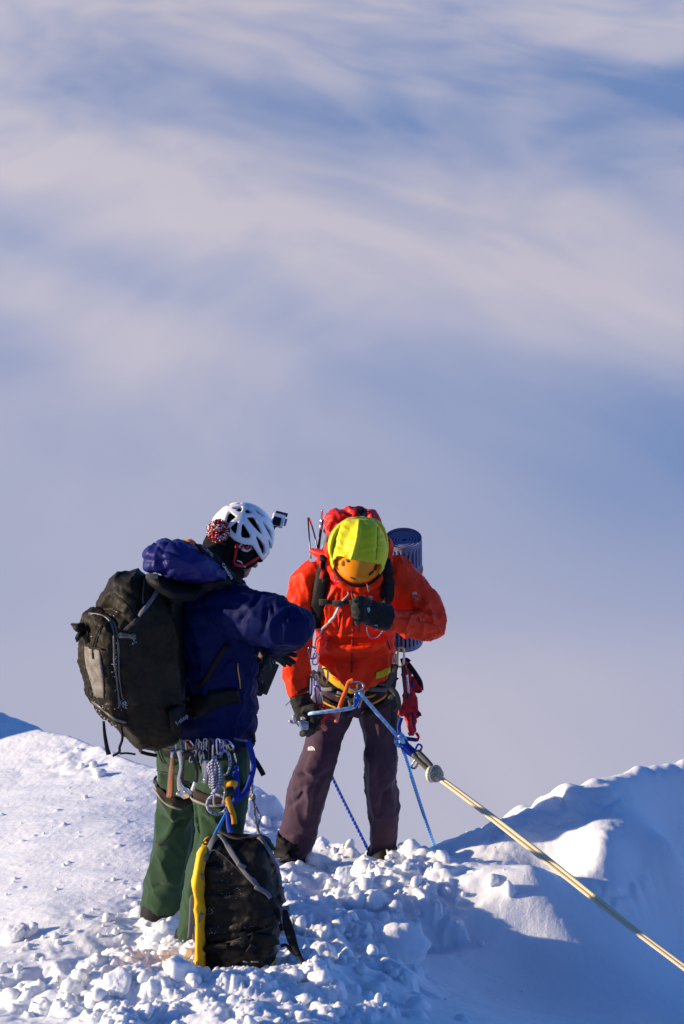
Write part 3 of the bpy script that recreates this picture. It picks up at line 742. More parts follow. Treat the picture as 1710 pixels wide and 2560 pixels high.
RIM = [(480, 1220), (700, 1220), (700, 1380), (672, 1396), (664, 1400), (650, 1396), (640, 1382), (627, 1362), (600, 1358), (584, 1349), (572, 1336), (560, 1328), (520, 1310)]
def helmet_left():
    bm = bmesh.new(); bmesh.ops.create_icosphere(bm, subdivisions=6, radius=1)
    ax = (.124, .103, .117)
    L = np.array([v.co[:] for v in bm.verts]); 
    loc = L * np.array(ax)
    near = loc.copy(); near[:, 1] = np.abs(near[:, 1])                   # the two halves mirror each other
    M = np.array(HROT); W = near @ M.T + np.array(HC)
    px, py = to_px(W)
    cut = ~inpoly(px, py, RIM) | (loc[:, 2] < -.075)
    for p in VENTS: cut |= inpoly(px, py, p)
    bm.verts.ensure_lookup_table()
    bmesh.ops.delete(bm, geom=[bm.verts[i] for i in np.nonzero(cut)[0]], context='VERTS')
    for v in bm.verts: v.co = HC + HROT @ Vector((v.co.x * ax[0], v.co.y * ax[1], v.co.z * ax[2]))
    for _ in range(6):                                                   # smooth the cut edges
        e = {v: v.co.copy() for v in bm.verts if v.is_boundary}
        for v in e:
            nb = [x.other_vert(v) for x in v.link_edges if x.is_boundary]
            if len(nb) == 2: v.co = e[v] * .5 + (e.get(nb[0], nb[0].co) + e.get(nb[1], nb[1].co)) * .25
    me = bpy.data.meshes.new('helmet'); bm.to_mesh(me); bm.free()
    o = link('helmet', me, WHITE, left_man)
    s = o.modifiers.new('s', 'SOLIDIFY'); s.thickness = .012; s.offset = -1
    return o
lhelm = helmet_left()
tag(lhelm, 'white climbing helmet with triangular vents')
hatred = mesh_obj('cap_badge', *join(band(drape([(598, 1362), (606, 1370), (616, 1374), (627, 1366)], [lcap, lgait, lbody], .004), .010)), KNITWHITE, lcap)
strap('cap_badge_stroke', [(600, 1374), (603, 1366), (609, 1364), (612, 1370), (618, 1373), (624, 1367), (620, 1360)], 2.2, [hatred, lcap, lgait], KNITRED, lcap, lift=.006)
strap('chin_strap', [(591, 1358), (588, 1375), (584, 1395), (582, 1412)], 4, [lcap, lgait, lbody], REDSTRAP, lhelm, lift=.007)
strap('chin_strap', [(582, 1412), (600, 1416), (622, 1404), (644, 1391)], 4.5, [lcap, lgait, lbody], REDSTRAP, lhelm, lift=.008)
strap('chin_strap_edge', [(588, 1405), (600, 1409), (612, 1412)], 1.6, [lcap, lgait, lbody], KNITWHITE, lhelm, lift=.012)
strap('helmet_mark', [(557, 1291), (560, 1296)], 2.6, [lhelm], REDSTRAP, lhelm, lift=.003)
mesh_obj('sunglasses', *ell(hp(.106, 0, -.052), (.013, .055, .018), 18, HROT), LENS, left_man)

def trousers_left():
    T = [tube([(505, 1800, 8.69, 100, 90), (503, 1850, 8.69, 112, 96), (505, 1890, 8.69, 114, 94), (505, 1925, 8.69, 104, 84)], n=28, dome=False)]
    T.append(tube([(452, 1870, 8.73, 64, 66), (454, 1950, 8.76, 60, 62), (452, 2010, 8.79, 54, 56), (438, 2060, 8.81, 53, 52), (432, 2115, 8.83, 53, 50), (418, 2195, 8.86, 53, 50), (403, 2268, 8.88, 49, 46), (398, 2300, 8.88, 46, 42)], n=24, res=50, dome=False))
    T.append(tube([(556, 1870, 8.64, 68, 68), (556, 1950, 8.59, 66, 66), (552, 2035, 8.54, 66, 62), (548, 2092, 8.50, 60, 56), (518, 2195, 8.47, 50, 48), (503, 2277, 8.45, 50, 46), (490, 2335, 8.44, 50, 46), (482, 2362, 8.44, 46, 42)], n=24, res=50, dome=False))
    me = remesh(T, .0075, 4)
    cloth(me, .015, 4.0, 81, (1.6, 1.6, .6)); cloth(me, .005, 10, 84, (1.2, 1.2, .9))
    crease(me, [([(482, 1990), (494, 2085), (478, 2150)], 7, -.016), ([(400, 2040), (430, 2060), (470, 2050)], 8, -.012), ([(385, 2110), (420, 2090), (440, 2060)], 9, .012), ([(500, 2040), (540, 2060), (590, 2050)], 8, -.013), ([(500, 2020), (530, 2045), (560, 2080)], 9, .012), ([(400, 1990), (420, 2020), (440, 2060)], 8, .012), ([(520, 2090), (490, 2160), (470, 2250)], 9, .010), ([(360, 2230), (400, 2215), (440, 2220)], 7, -.008)])
    return link('trousers', me, GREEN, left_man)
ltrou = trousers_left()
for pts in ([(400, 2280, 8.88, 50, 48), (397, 2315, 8.88, 48, 60), (394, 2400, 8.88, 50, 90)], [(484, 2345, 8.45, 50, 48), (480, 2385, 8.45, 48, 60), (478, 2460, 8.45, 50, 90)]):
    link('boot', remesh([tube(pts, n=20)], .008, 3), BOOT, left_man)
# near glove: palm and fingers reaching to the right
def glove_left():
    T = [tube([(668, 1600, 8.70, 30, 26), (676, 1622, 8.72, 27, 17), (694, 1634, 8.73, 20, 12)], n=16)]
    for k, (a, b, c, r) in enumerate([((694, 1625, 8.72), (718, 1632, 8.70), (738, 1638, 8.67), 8.0), ((696, 1636, 8.74), (716, 1645, 8.74), (735, 1656, 8.73), 8.0), ((694, 1640, 8.77), (712, 1652, 8.79), (726, 1662, 8.79), 7.2), ((688, 1644, 8.80), (702, 1654, 8.82), (712, 1664, 8.83), 6.4), ((672, 1630, 8.66), (668, 1650, 8.64), (674, 1668, 8.66), 8.0)]):
        T.append(tube([a + (r + 1,), b + (r,), c + (r - 1.5,)], n=10))
    return link('glove', remesh(T, .0038, 2), GLOVE, left_man)
glove_left()
def glove_left_far():
    T = [tube([(664, 1606, 8.88, 28, 24), (652, 1630, 8.86, 24, 14), (640, 1645, 8.84, 20, 12)], n=16)]
    for k in range(4):
        T.append(tube([(640 - k * 3, 1640 + k * 6, 8.84, 7), (622 - k * 2, 1655 + k * 6, 8.80, 6.5), (620, 1668 + k * 6, 8.74, 5.5)], n=10))
    T.append(tube([(660, 1632, 8.84, 8), (662, 1655, 8.78, 7), (655, 1670, 8.74, 6)], n=10))
    return link('glove', remesh(T, .0042, 2), GLOVE, left_man)
glove_left_far()
logo('jacket_logo', 464, 1498, 13, [ljack], ljack)
strap('jacket_zip', [(593, 1660), (597, 1690), (600, 1720)], 1.4, [ljack], YELWEB, ljack, lift=.003)

# ---- climbing harness on him
strap('harness_leg_loop', [(388, 1948), (402, 1972), (425, 1993), (455, 2003), (482, 1996)], 12, [ltrou], BROWN, left_man, lift=.010, th=.006)
strap('harness_leg_loop', [(482, 1975), (505, 1992), (545, 2000), (585, 1990), (618, 1965)], 12, [ltrou], BROWN, left_man, lift=.010, th=.006)
strap('leg_loop_binding', [(394, 1972), (408, 1993), (430, 2010), (452, 2016)], 3.2, [ltrou], CREAMEDGE, left_man, lift=.019)
strap('leg_loop_binding', [(486, 1994), (508, 2008), (540, 2014), (575, 2008)], 3.2, [ltrou], CREAMEDGE, left_man, lift=.019)
strap('harness_belt', [(384, 1872), (440, 1882), (520, 1884), (590, 1872), (628, 1856)], 13, [ltrou], BLACK, left_man, lift=.010, th=.006)
strap('gear_loop', [(398, 1868), (404, 1895), (420, 1910), (440, 1900)], 2.2, [ltrou], DKGREY, left_man, lift=.008)
strap('trouser_pocket_seam', [(393, 1926), (420, 1932), (450, 1935)], 1.5, [ltrou], BLACK, ltrou, lift=.002)

# ================================================================== HIS BLACK RUCKSACK
pack = empty('backpack', P(360, 1850, 8.45), 'large worn black rucksack on the back of the climber in navy', 'backpack')
PT, PW = Vector((-.85, -.5, 0)), Vector((.5, -.85, 0))
def pack_body():
    prof = [(1434, 324, 34), (1446, 322, 58), (1470, 328, 78), (1500, 334, 96), (1535, 331, 110), (1565, 327, 117), (1640, 330, 120), (1700, 338, 117), (1750, 348, 111), (1790, 357, 103), (1820, 365, 92), (1842, 372, 76), (1856, 380, 50)]
    secs = []
    for py, cx, hw in prof:
        k = hw / 118.0; secs.append((P(cx + 7, py, 8.47), .142 * k, .158 * k))
    me = remesh([loft(secs, PT, PW, 40, 4.2)], .0065, 4)
    cloth(me, .010, 8, 91, (1, 1, .7)); cloth(me, .005, 20, 95)
    crease(me, [([(222, 1528), (270, 1520), (310, 1545), (340, 1575)], 6, -.016), ([(240, 1500), (290, 1480), (325, 1500)], 12, .008), ([(300, 1540), (320, 1590), (330, 1640)], 8, -.012), ([(345, 1690), (330, 1730), (340, 1760)], 10, .012), ([(362, 1440), (352, 1500), (345, 1545)], 7, -.014), ([(235, 1760), (280, 1790), (315, 1805)], 5, -.010), ([(300, 1795), (340, 1835)], 8, .01)])
    return link('main_bag', me, PACKN, pack)
pbody = pack_body()
def pack_pocket():
    secs = []
    for py, k in ((1534, .45), (1545, .75), (1580, .95), (1640, 1), (1700, .98), (1750, .9), (1785, .75), (1800, .5)):
        cx = np.interp(py, [1530, 1560, 1640, 1700, 1750, 1800], [256, 250, 246, 252, 264, 285])
        secs.append((P(cx, py, 8.40), .045 * k ** .5, .135 * k))
    me = remesh([loft(secs, PT, PW, 30, 3.2)], .0055, 3)
    cloth(me, .012, 9, 97, (1, 1, .6)); cloth(me, .006, 22, 99)
    return link('front_pocket', me, PACKN, pack)
ppock = pack_pocket()
PB = [pbody, ppock]
strap('pocket_zip', [(224, 1535), (250, 1538), (272, 1550), (282, 1575), (285, 1620), (287, 1665), (292, 1715), (298, 1765)], 2.8, PB, TAPE, ppock, lift=.004)
strap('zip_tape', [(262, 1540), (284, 1556), (294, 1590), (296, 1640), (298, 1690), (306, 1745)], 3.4, PB, TAPE, ppock, lift=.003)
def patch(name, left, right, objs, m, parent, lift=.004, n=8, k=24):
    """a sewn-on panel following the surface between two pixel lines"""
    L, R = catmull(left, k), catmull(right, k); V, F = [], []
    for j in range(k):
        for i in range(n):
            x, y = L[j] + (R[j] - L[j]) * i / (n - 1); p, q = hit(x, y, objs, 8.4); V.append(tuple(p + q * lift))
    for j in range(k - 1):
        for i in range(n - 1): F.append((j * n + i, (j + 1) * n + i, (j + 1) * n + i + 1, j * n + i + 1))
    o = mesh_obj(name, V, F, m, parent); s = o.modifiers.new('s', 'SOLIDIFY'); s.thickness = .003; return o
WORN = mat('snow_dusted_grey_panel', (.10, .088, .068), .6, var=.5, vscale=26, var2=(.24, .22, .19))
patch('lash_panel', [(213, 1616), (214, 1640), (217, 1665), (228, 1703), (238, 1741)], [(249, 1621), (253, 1645), (255, 1665), (260, 1707), (261, 1746)], PB, WORN, ppock)
strap('compression_strap', [(400, 1454), (390, 1480), (370, 1512), (348, 1543)], 5.5, PB + [ljack], GREY, pack, lift=.012)
strap('compression_strap', [(348, 1543), (330, 1562), (312, 1577)], 6, PB, DKGREY, pack, lift=.006)
strap('compression_strap', [(298, 1590), (305, 1588), (338, 1592)], 7, PB, TAPE, pack, lift=.006)
strap('lid_seam', [(253, 1482), (290, 1486), (318, 1512), (335, 1545)], 1.2, PB, BLACK, pack, lift=.001)
strap('lash_cord', [(218, 1556), (224, 1585), (222, 1610)], 1.8, PB, BLACK, pack, lift=.008)
strap('lash_cord', [(266, 1555), (248, 1580), (236, 1620), (237, 1648)], 1.8, PB, BLACK, pack, lift=.008)
strap('lash_cord', [(228, 1618), (244, 1620), (259, 1624)], 3, PB, BLACK, pack, lift=.009)
strap('base_strap', [(233, 1752), (262, 1775), (290, 1798), (318, 1806)], 3.5, PB, TAPE, pack, lift=.006)
strap('lid_cord', [(366, 1452), (362, 1480), (359, 1512)], 1.4, PB + [lhood, ljack], KHAKI, pack, lift=.012)
mesh_obj('lid_buckle', *box(P(380, 1440, 8.30), (.022, .008, .008)), TAPE, pack)
# padded hip belt and shoulder straps
BP = [ljack, pbody, lhood, lgait]
v, f = join(tube([(386, 1452, 8.40, 16, 40), (425, 1472, 8.44, 24, 70), (470, 1478, 8.50, 24, 70), (520, 1466, 8.53, 16, 60), (560, 1458, 8.54, 10, 40)], n=20), tube([(440, 1480, 8.47, 20, 60), (436, 1560, 8.52, 18, 60), (446, 1700, 8.55, 18, 60)], n=16)); link('back_padding', remesh([(v, f)], .008, 3), BLACK, pack)
strap('shoulder_strap', [(455, 1500), (462, 1486), (505, 1464), (545, 1456), (580, 1456)], 15, [ljack, pbody, lhood], BLACK, pack, lift=.012, th=.010)
strap('shoulder_strap', [(497, 1716), (520, 1690), (545, 1645), (566, 1613)], 8, [ljack], BLACK, pack, lift=.006, th=.005)
hipb = strap('hip_belt', [(420, 1800), (470, 1775), (520, 1752), (560, 1740), (597, 1734)], 30, [ljack, pbody], BLACK, pack, lift=.012, th=.014, wid=lambda t: 1.15 - .35 * t)
lettering('pack_lettering', 'f-stop', 452, 1797, 15, 33, [hipb, pbody, ljack], PRINTGREY, pack, lift=.010, normal=(.25, -.93, .25))
# straps hanging under the bag, side flap, small clip
free_strap('hanging_strap', [(259, 1803, 8.36), (262, 1837, 8.36), (268, 1872, 8.36), (272, 1886, 8.37)], 5.5, BLACK, pack, wid=lambda t: .6 + .6 * t)
free_strap('hanging_strap', [(303, 1818, 8.36), (306, 1846, 8.35), (299, 1868, 8.36), (298, 1880, 8.36), (282, 1890, 8.36)], 3.4, BLACK, pack)
free_strap('hanging_strap', [(299, 1884, 8.35), (318, 1883, 8.36), (339, 1886, 8.36)], 2.6, BLACK, pack)
free_strap('hanging_strap', [(380, 1838, 8.45), (362, 1852, 8.44), (350, 1868, 8.43), (352, 1880, 8.43)], 4.6, KHAKI, pack)
free_strap('hanging_strap', [(352, 1880, 8.43), (370, 1885, 8.44), (392, 1889, 8.46)], 4.6, BLACK, pack)
v, f = tube([(206, 1570, 8.42, 14, 30), (196, 1568, 8.43, 11, 26), (184, 1562, 8.44, 4, 18)], n=12); flap = mesh_obj('side_flap', v, f, PACKN, pack)
v, f = tube([(204, 1582, 8.40, 8, 20), (196, 1592, 8.41, 7, 18), (193, 1602, 8.41, 3, 8)], n=12); mesh_obj('flap_buckle', v, f, BLACK, flap)
v, f = tube([(222, 1718, 8.38, 1.4), (229, 1724, 8.38, 1.4), (231, 1740, 8.38, 1.4), (226, 1743, 8.38, 1.4), (220, 1728, 8.38, 1.4)], n=8, closed=True, res=30); mesh_obj('cord_ring', v, f, DKGREY, pack)
def snow_crumbs(name, spots, objs, parent, seed, r=(1.5, 4)):
    spots = [(a, b, c, d, int(n * 2.2)) for a, b, c, d, n in spots]
    rr = np.random.RandomState(seed); ms = []
    for (cx, cy, sx, sy, n) in spots:
        for _ in range(n):
            x, y = cx + rr.normal() * sx, cy + rr.normal() * sy; p, nn = hit(x, y, objs)
            if p is None: continue
            k = rr.uniform(*r) * S(y, p.y); ms.append(ell(p + nn * k * .3, (k * rr.uniform(.7, 1.5), k * rr.uniform(.7, 1.3), k * rr.uniform(.4, .8)), 8))
    return tag(mesh_obj(name, *join(*ms), SNOWBIT, parent), kind='stuff')
snow_crumbs('frozen_snow', [(309, 1760, 7, 6, 26), (250, 1770, 9, 7, 14), (262, 1805, 8, 6, 16), (283, 1815, 10, 6, 10), (240, 1680, 8, 40, 22), (286, 1650, 4, 60, 24), (335, 1600, 4, 8, 8), (222, 1640, 3, 20, 10)], PB, pack, 5, (.3, 1.7))
# ================================================================== KIT ON AND ROUND THE CLIMBER IN NAVY
LG = 'climbing hardware hanging from the harness of the climber in navy'
def carabiner(px, py, Y, L, W, ang, m, label, group, r=1.7, gate_m=None, face=None, cat='carabiner'):
    """a D-shaped snap link, L x W pixels, ang degrees from upright; its gate is a part"""
    c = P(px, py, Y); s = S(py, Y); a = math.radians(ang)
    X = Vector((math.cos(a), 0, -math.sin(a) * CP)); Z = Vector((math.sin(a), 0, math.cos(a)))
    if face: X = (X * face[0] + Vector((0, 1, 0)) * face[1])
    h, w = L / 2 * s, W / 2 * s
    prof = [(-.95, .55), (-.75, .92), (-.1, 1), (.65, .86), (1, .45), (.95, -.35), (.80, -.80), (.1, -1), (-.6, -.92), (-.92, -.62), (-1, 0)]
    pts = [tuple(c + X * x * w + Z * z * h) + (r * s,) for x, z in prof]
    v, f = tube_w(pts, n=8, closed=True, res=55)
    o = mesh_obj('carabiner', v, f, m); tag(o, label, cat, group)
    o.data.transform(Matrix.Translation(-c)); o.location = c
    v, f = tube_w([tuple(X * .98 * w + Z * .42 * h) + (r * s * 1.15,), tuple(X * .98 * w - Z * .62 * h) + (r * s * 1.15,)], n=8)
    g = bpy.data.meshes.new('gate'); g.from_pydata([tuple(q) for q in v], [], f); g.update()
    g = link('gate', g, gate_m or STEEL); g.parent = o
    return o
carabiner(436, 1864, 8.46, 26, 9, 4, PURPLEM, 'purple carabiner at the far left of the rack under the rucksack', LG)
carabiner(459, 1864, 8.44, 30, 12, -6, SLATEM, 'slate blue carabiner holding the steel rope clamp', LG, 2.0)
carabiner(474, 1860, 8.44, 26, 12, -35, ORANGEM, 'orange carabiner just right of the slate blue one', LG, 2.0)
carabiner(527, 1874, 8.40, 62, 10, 2, DARKMETAL, 'long dark carabiner carrying the grey pulley on the navy climber', LG, 2.3)
carabiner(538, 1870, 8.42, 46, 9, 3, BLUEM, 'blue carabiner between the long dark one and the screw-gate one', LG, 1.8)
carabiner(546, 1866, 8.40, 42, 9, -2, STEEL, 'bright screw-gate carabiner with a purple tip above the cord bundle', LG, 2.2, PURPLEM)
carabiner(573, 1861, 8.42, 32, 11, -38, PURPLEM, 'tilted purple and silver carabiner at the right end of the rack', LG, 1.8)
carabiner(576, 1867, 8.40, 16, 10, -30, GOLDM, 'small gold carabiner below the tilted purple one', LG, 1.9)
carabiner(548, 1990, 8.34, 56, 26, 8, ALU, 'large silver carabiner hanging below the bundle of cord', LG, 2.6)
for k, (x, y, a) in enumerate([(494, 1852, 5), (500, 1855, -8), (507, 1857, 12), (513, 1850, 3), (519, 1856, -4), (555, 1850, -10), (561, 1856, -14)]):
    carabiner(x, y + 9, 8.45 + .01 * (k % 3), 28 - 2 * (k % 3), 8, a, STEEL if k % 2 else ALU, ['leftmost of the small silver wire-gate carabiners packed under the navy hem', 'second from left of the small silver carabiners under the navy hem', 'tilted third of the small silver carabiners under the navy hem', 'fourth of the small silver carabiners, highest under the navy hem', 'fifth small silver carabiner, next to the long dark one', 'small silver carabiner just right of the screw-gate one', 'rightmost small silver carabiner, beside the tilted purple one'][k], 'small silver carabiners in a packed row', 1.25)
carabiner(497, 1893, 8.42, 40, 11, 12, DARKMETAL, 'dark carabiner hanging below the silver row, left of the grey pulley', LG, 2.2)
carabiner(505, 1897, 8.44, 44, 10, -8, ALU, 'dull silver carabiner touching the dark one left of the grey pulley', LG, 2.0)
carabiner(582, 1893, 8.41, 44, 11, -12, DARKMETAL, 'dark carabiner at the right of the slate blue cord loop', LG, 2.2)
carabiner(589, 1928, 8.40, 30, 10, 10, BLUEM, 'small blue carabiner on the right thigh above the yellow webbing', LG, 1.9)
carabiner(482, 1890, 8.41, 34, 10, 22, STEEL, 'steel carabiner inside the curve of the dark stiff sling', LG, 1.9)
# copper-coloured tube, rope clamp, pulley
v, f = tube([(431, 1886, 8.40, 3.2), (430, 1910, 8.40, 5.5), (428, 1940, 8.40, 8), (425, 1992, 8.40, 9)], n=16, dome=False)
o = mesh_obj('ice_screw', v, f, COPPER); tag(o, 'copper coloured ice screw tube hanging at the far left of the rack', 'ice screw', LG)
v, f = tube([(425, 1989, 8.40, 7.4), (425, 1993, 8.40, 7.4)], n=16, dome=False); mesh_obj('bore', v, f, BLACK, o)
v, f = tube([(431, 1880, 8.395, 5), (430, 1890, 8.395, 5)], n=12); mesh_obj('hanger_eye', v, f, STEEL, o)
clamp = mesh_obj('rope_clamp', *join(tube([(447, 1878, 8.38, 6, 2.5), (451, 1897, 8.38, 5, 3), (452, 1920, 8.38, 4.5, 3), (447, 1948, 8.38, 5, 3), (452, 1970, 8.38, 9, 3), (464, 1984, 8.38, 15, 3), (468, 1993, 8.38, 11, 3)], n=16, res=40), tube([(446, 1982, 8.375, 8, 4), (450, 1986, 8.375, 6, 4)], n=12)), STEEL)
tag(clamp, 'polished steel rope clamp with a long lever beside the copper tube', 'rope clamp', LG)
mesh_obj('rivet', *ell(P(463, 1980, 8.355), (.006, .004, .006), 12), ALU, clamp)
mesh_obj('pivot_head', *ell(P(450, 1878, 8.36), (.009, .006, .009), 12), ALU, clamp)
o = free_strap('sling', [(460, 1880, 8.40), (478, 1886, 8.39), (489, 1915, 8.38), (492, 1942, 8.38), (484, 1972, 8.38)], 4.6, DKGREY, None, th=.004, n=24)
tag(o, 'dark stiff sling loop curving beside the steel rope clamp', 'sling', LG)
free_strap('sewn_end', [(488, 1956, 8.37), (481, 1976, 8.37)], 4.8, PRINT, o, th=.005)
free_strap('return_strand', [(462, 1882, 8.41), (457, 1915, 8.41), (456, 1950, 8.40), (470, 1958, 8.40), (481, 1974, 8.39)], 4.0, KHAKI, o, th=.004)
o = mesh_obj('pulley', *tube([(514, 1902, 8.40, 8, 5), (516, 1918, 8.40, 12, 5), (514, 1940, 8.40, 10, 5), (512, 1954, 8.40, 9, 5)], n=18, res=20), ALU)
tag(o, 'grey pulley half hidden behind the bundle of cord', 'pulley', LG); mesh_obj('axle', *ell(P(512, 1950, 8.37), (.007, .005, .007), 12), STEEL, o)
CORD = rope_mat('grey_blue_cord', (.42, .43, .48), (.05, .07, .20), .012, .5)
CORDB = rope_mat('blue_cord', (.04, .07, .26), (.30, .33, .42), .02, .75)
rr = np.random.RandomState(4)
bundle = None
for k in range(7):
    x0 = 522 + k * 5; wv = rr.uniform(-4, 4, 4); Y = 8.37 - .012 * (k % 3)
    W = [P(536 + wv[0], 1893, Y), P(x0 - 2 + wv[1], 1915, Y - .01), P(x0 + wv[2], 1940, Y - .015), P(526 + k * 4.2, 1966, Y - .01), P(540 + wv[3], 1980, Y)]
    o = rope('cord_bundle' if bundle is None else 'strand', W, .0052, CORD, bundle, n=8, twist=1)
    if bundle is None: bundle = tag(o, 'bundle of grey and blue cord looped up on the harness', 'cord', LG)
rope('wrap', [P(530, 1984, 8.33), P(538, 1976, 8.31), P(550, 1970, 8.33)], .006, CORDB, bundle)
ringp = [P(543 + 25 * math.cos(a), 2011 + 24 * math.sin(a), 8.36 + .008 * math.sin(2 * a)) for a in np.linspace(-2.2, 4.05, 26)]
tag(rope('cord_ring', ringp, .0062, CORDB, None), 'ring of thick blue cord hanging lowest on the rack', 'cord', LG)
lp = [P(562 + 13 * math.cos(a), 1906 + 30 * math.sin(a), 8.40) for a in np.linspace(-2.6, 1.6, 18)]
tag(rope('cord_loop', lp, .0062, CORDB, None), 'slate blue cord loop arching right of the cord bundle', 'cord', LG)
# yellow, blue, black and grey webbing
o = tag(free_strap('webbing_sling', [(568, 1990, 8.34), (576, 2018, 8.33), (584, 2040, 8.33), (586, 2060, 8.33)], 7, YELWEB, None, th=.003), 'yellow webbing tail hanging down the right thigh of the navy climber', 'sling', LG)
free_strap('folded_end', [(564, 1962, 8.34), (578, 1958, 8.33), (591, 1962, 8.34)], 8, YELWEB, o, th=.008)
free_strap('buckle', [(564, 1978, 8.34), (582, 1984, 8.34)], 7, DKGREY, o, th=.008)
free_strap('strand', [(566, 1955, 8.36), (562, 1985, 8.36), (558, 2010, 8.36)], 4, YELWEB, o)
o = tag(free_strap('blue_sling', [(618, 1848, 8.50), (630, 1885, 8.49), (634, 1916, 8.48), (626, 1950, 8.46), (612, 1982, 8.43), (590, 2002, 8.40)], 7, BLUEWEB, None, th=.003, n=36), 'long blue webbing sling hanging down the right hip of the navy climber', 'sling', LG)
free_strap('strand', [(588, 1922, 8.40), (592, 1960, 8.38), (588, 2000, 8.38), (574, 2022, 8.38), (572, 2060, 8.36), (580, 2098, 8.30)], 7, BLUEWEB, o, th=.003, n=30)
o = tag(free_strap('light_blue_sling', [(566, 2030, 8.33), (552, 2058, 8.28), (540, 2082, 8.22), (533, 2098, 8.17)], 5, SKYWEB, None, th=.003, wid=lambda t: .6 + .5 * t), 'light blue webbing tying the haul bag to the harness', 'sling')
o = tag(free_strap('strap_end', [(634, 1896, 8.50), (642, 1908, 8.49), (652, 1925, 8.48), (659, 1938, 8.48)], 6.5, BLACK, None, th=.003), 'black strap end sticking out beside the blue sling', 'strap', LG)
free_strap('belt_end', [(624, 1832, 8.52), (630, 1845, 8.52), (634, 1856, 8.52)], 7, BLACK, o, th=.003)
free_strap('belt_tail', [(585, 1846, 8.48), (602, 1850, 8.47), (619, 1852, 8.48)], 3, GREY, o, th=.003)
HC1 = rope_mat('grey_haul_cord', (.34, .31, .29), (.10, .09, .09), .015, .6)
o = tag(rope('haul_line', [P(632, 1950, 8.48), P(629, 1975, 8.46), P(636, 2010, 8.42), P(638, 2040, 8.36), P(642, 2070, 8.28), P(650, 2094, 8.20)], .0042, HC1), 'grey knotted line running from the harness to the haul bag', 'cord')
rope('loop', [P(637, 2010, 8.41), P(646, 2030, 8.37), P(651, 2048, 8.34), P(645, 2062, 8.31), P(648, 2080, 8.25), P(652, 2094, 8.19)], .0036, HC1, o)
rope('knot', [P(629, 1985, 8.45), P(636, 1990, 8.43), P(634, 2002, 8.42), P(628, 1996, 8.44), P(634, 1988, 8.45)], .005, HC1, o)

# ---- camera in his hands, its neck strap, the action camera on the helmet
camera = empty('camera', P(652, 1685, 8.84), 'black camera held against the chest of the climber in navy', 'camera')
def axes_box(name, c, ex, ez, h, m, parent, bev=.2):
    ex = Vector(ex).normalized(); ez = (Vector(ez) - ex * Vector(ez).dot(ex)).normalized(); ey = ez.cross(ex)
    v, f = box(c, h, Matrix((ex, ey, ez)).transposed(), bev); return mesh_obj(name, v, f, m, parent, smoothed=False)
_ez = P(690, 1640, 8.86) - P(626, 1735, 8.86); _ex = P(676, 1690, 8.80) - P(640, 1672, 8.90)
cb = axes_box('camera_body', P(650, 1682, 8.87), _ex, _ez, (.042, .030, .088), PLASTIC, camera)
axes_box('side_rail', P(667, 1694, 8.85), _ex, _ez, (.010, .028, .066), PLASTIC, camera)
axes_box('rail_foot', P(650, 1716, 8.82), _ex, _ez, (.009, .020, .016), BLACK, camera)
axes_box('camera_panel', P(632, 1675, 8.84), _ex, _ez, (.014, .02, .06), BLACK, camera)
for x, y in [(682, 1654), (686, 1652), (683, 1658), (655, 1703), (659, 1701), (656, 1707), (655, 1674), (653, 1688), (624, 1700), (621, 1710)]:
    p, n = hit(x, y, [o for o in COL.objects if o.parent is camera and o.type == 'MESH'], 8.8)
    mesh_obj('rivet', *ell(p, (.0018,) * 3, 8), PRINT, camera)
rope('cable', [P(634, 1626, 8.80), P(638, 1645, 8.79), P(647, 1662, 8.79), P(658, 1672, 8.79)], .0014, DKGREY, camera)
NS = [lgait, lhood, ljack, lbody]
nstrap = strap('neck_strap', [(491, 1374), (520, 1384), (548, 1408), (568, 1432), (590, 1462)], 17, NS, BLACK, camera, lift=.012, th=.003, wid=lambda t: 1 - .25 * t)
TS = [nstrap] + NS
lettering('strap_lettering', 'CPS', 514, 1379, 22, -30, TS, PRINTGREY, camera, lift=.006, sx=1.15)
lettering('strap_lettering', 'CANON', 564, 1429, 13, -46, TS, PRINT, camera, lift=.006, sx=1.0)
acam = empty('action_camera', P(694, 1304, 8.84), 'small action camera in a clear case on an arm before the white helmet', 'camera')
_ex = Vector((.97, -.05, -.24)); _ez = Vector((.55, .62, .55))
axes_box('case', P(695, 1301, 8.84), _ex, _ez, (.025, .014, .026), CLEAR, acam)
axes_box('camera_back', P(692, 1303, 8.815), _ex, _ez, (.016, .006, .017), PLASTIC, acam)
axes_box('case_lid', P(704, 1285, 8.865), _ex, _ez, (.024, .012, .004), PLASTIC, acam)
axes_box('lens_ring', P(713, 1306, 8.865), _ex, _ez, (.006, .012, .012), STEEL, acam)
v, f = tube_w([tuple(hp(.122, 0, .030)) + (.009,), tuple(P(684, 1318, 8.83)) + (.008,), tuple(P(692, 1312, 8.83)) + (.009,)], n=10); mesh_obj('mount_arm', v, f, PLASTIC, acam)
o = tag(mesh_obj('stuff_sack', *tube([(458, 1366, 8.74, 12, 14), (474, 1362, 8.74, 15, 16), (488, 1374, 8.74, 12, 14)], n=16), ORANGEB), 'orange bag end showing above the navy hood', 'bag')

